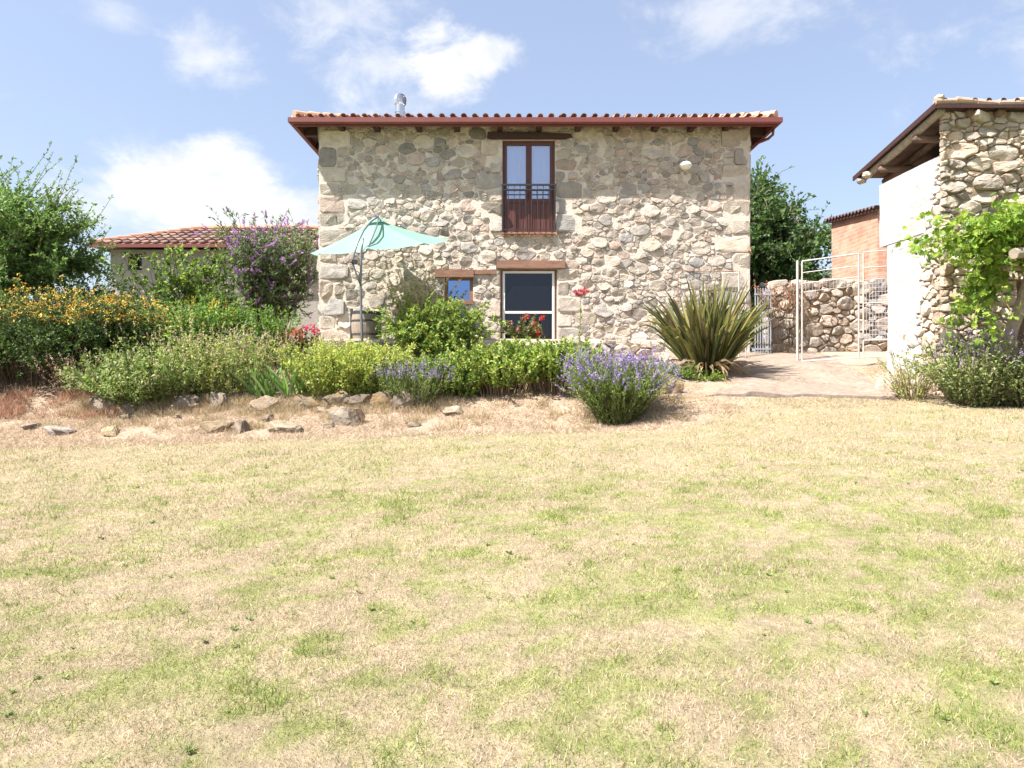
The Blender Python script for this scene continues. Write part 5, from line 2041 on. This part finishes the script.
plant('creeper', 'withered red creeper sprawling on the garden wall behind the gate post', 'plant', 785, 16.95, 285, 46, 284, .25, n=40, leaf=.06, ratio=.6, per=22, pal=[(.30, .12, .08), (.36, .17, .11), (.40, .26, .17), (.25, .2, .08)], spread=.5, t0=.65, lenvar=.1)

# ------------------------------------------------------------------ rocks
def rock_at(label, u, v, wpx, hpx, Y, seed, **kw):
    p = on_ground(u, Y)
    w, h = wpx / F * Y, hpx / F * Y
    return boulder(label, p, (w * 1.22, max(w * .6, .25), h * 1.5), seed, **kw)


LICH = dict(col=(.21, .165, .11), col2=(.27, .175, .085), flat=.38)
GREY = dict(col=(.30, .245, .19), col2=(.19, .15, .115), flat=.42)
rock_at('flat ochre edging stone below the iris, leftmost of the mossy row', 303, 408, 30, 14, 12.45, 301, **LICH)
rock_at('orange lichened block in the edging, second of the mossy row', 333, 407, 28, 16, 12.42, 302, **LICH)
rock_at('pale thin edging stone between the two mossy blocks', 358, 405, 27, 12, 12.45, 303, **GREY)
rock_at('long mossy edging block beside the pale grey boulder', 383, 403, 28, 15, 12.45, 304, **LICH)
rock_at('pale grey rounded edging boulder under the small lavender', 407, 404, 28, 18, 12.40, 305, **GREY)
rock_at('large dark sided boulder standing out on the dry bank', 350, 428, 34, 20, 11.65, 306, col=(.33, .28, .22), col2=(.16, .11, .07), flat=.28)
rock_at('grey slab half buried at the left foot of the bank', 286, 436, 32, 13, 11.3, 307, col=(.38, .31, .23), col2=(.26, .22, .15))
rock_at('small grey stone beside the half buried slab', 241, 434, 14, 14, 11.35, 308, **GREY)
rock_at('brown pointed stone low on the bank below the dry perennials', 214, 432, 34, 12, 11.4, 309, col=(.34, .26, .17), col2=(.25, .19, .12))
rock_at('upright pale edging stone under the dry perennials', 218, 408, 16, 18, 12.4, 310, **GREY)
rock_at('rounded grey edging stone left of the upright pale stone', 183, 408, 26, 18, 12.4, 311, **GREY)
rock_at('pale blocky edging stone under the sage bush', 105, 411, 26, 20, 12.3, 312, **GREY)
rock_at('dark brown edging stone beside the pale blocky stone', 126, 413, 18, 13, 12.25, 313, col=(.24, .18, .13), col2=(.32, .27, .2))
rock_at('long dark slab lying flat near the left edge of the lawn', 58, 436, 30, 9, 11.25, 314, col=(.36, .32, .28), col2=(.24, .20, .17))
rock_at('small dark stone at the far left of the bank', 32, 431, 14, 8, 11.45, 315, col=(.26, .21, .16), col2=(.36, .31, .25))
rock_at('tan stone in the grass left of the bank centre', 112, 437, 15, 10, 11.2, 316, col=(.42, .32, .2), col2=(.36, .26, .14))
rock_at('long edging stone under the drying perennials, left of the mossy row', 268, 409, 34, 13, 12.4, 317, col=(.36, .28, .2), col2=(.26, .19, .12))
rock_at('small stone under the edging, beneath the orange block', 335, 418, 20, 9, 12.1, 318, col=(.4, .31, .2), col2=(.33, .24, .14))
rock_at('grey brown stone near the bank, left of the big lavender', 455, 412, 22, 9, 12.1, 323, col=(.34, .27, .2), col2=(.42, .36, .28))
rock_at('rounded brown rock right behind the big lavender', 662, 388, 36, 32, 12.9, 320, col=(.36, .27, .16), col2=(.30, .24, .10), group='')
rock_at('large pale broken boulder at the foot of the white barn wall', 893, 366, 34, 24, 13.1, 321, col=(.50, .43, .34), col2=(.42, .33, .24), group='')
rock_at('small reddish stone below the large pale boulder', 893, 383, 22, 10, 12.5, 322, col=(.40, .27, .2), col2=(.45, .37, .28), group='')


# a broken row of small half buried stones that nothing tells apart
def edging_stones():
    rng = np.random.default_rng(341)
    for k in range(24):
        u = rng.uniform(96, 430)
        Y = rng.uniform(12.22, 12.5) if k < 16 else rng.uniform(11.3, 12.1)
        w, h = rng.uniform(.12, .32), rng.uniform(.10, .20)
        boulder('small brown stone half buried in the dry grass of the bank', on_ground(u, Y), (w, w * .7, h), 400 + k,
                col=tuple(np.array([.27, .215, .16]) * rng.uniform(.75, 1.25)), col2=(.18, .14, .10), group='small half buried bank stones', flat=.40)


edging_stones()


def bank_tufts():
    rng = np.random.default_rng(342)
    n = 26000
    c = rng.integers(260, size=n)
    cx, cy = rng.uniform(-7.9, 3.2, 260), rng.uniform(11.3, 12.75, 260)
    cx[:170], cy[:170] = rng.uniform(-7.9, -1.0, 170), rng.normal(12.38, .16, 170)
    x, y = cx[c] + rng.normal(0, .08, n), cy[c] + rng.normal(0, .06, n)
    cols = pick(rng, [(.52, .41, .28), (.45, .33, .21), (.38, .25, .16), (.58, .48, .34), (.30, .30, .12)], n, .2)
    grass_mesh('grass_tufts', 'taller dry grass tufts growing between the edging stones', x, y, rng.uniform(.08, .22, n), rng.uniform(.006, .011, n), cols, 343, lean=.6)


bank_tufts()
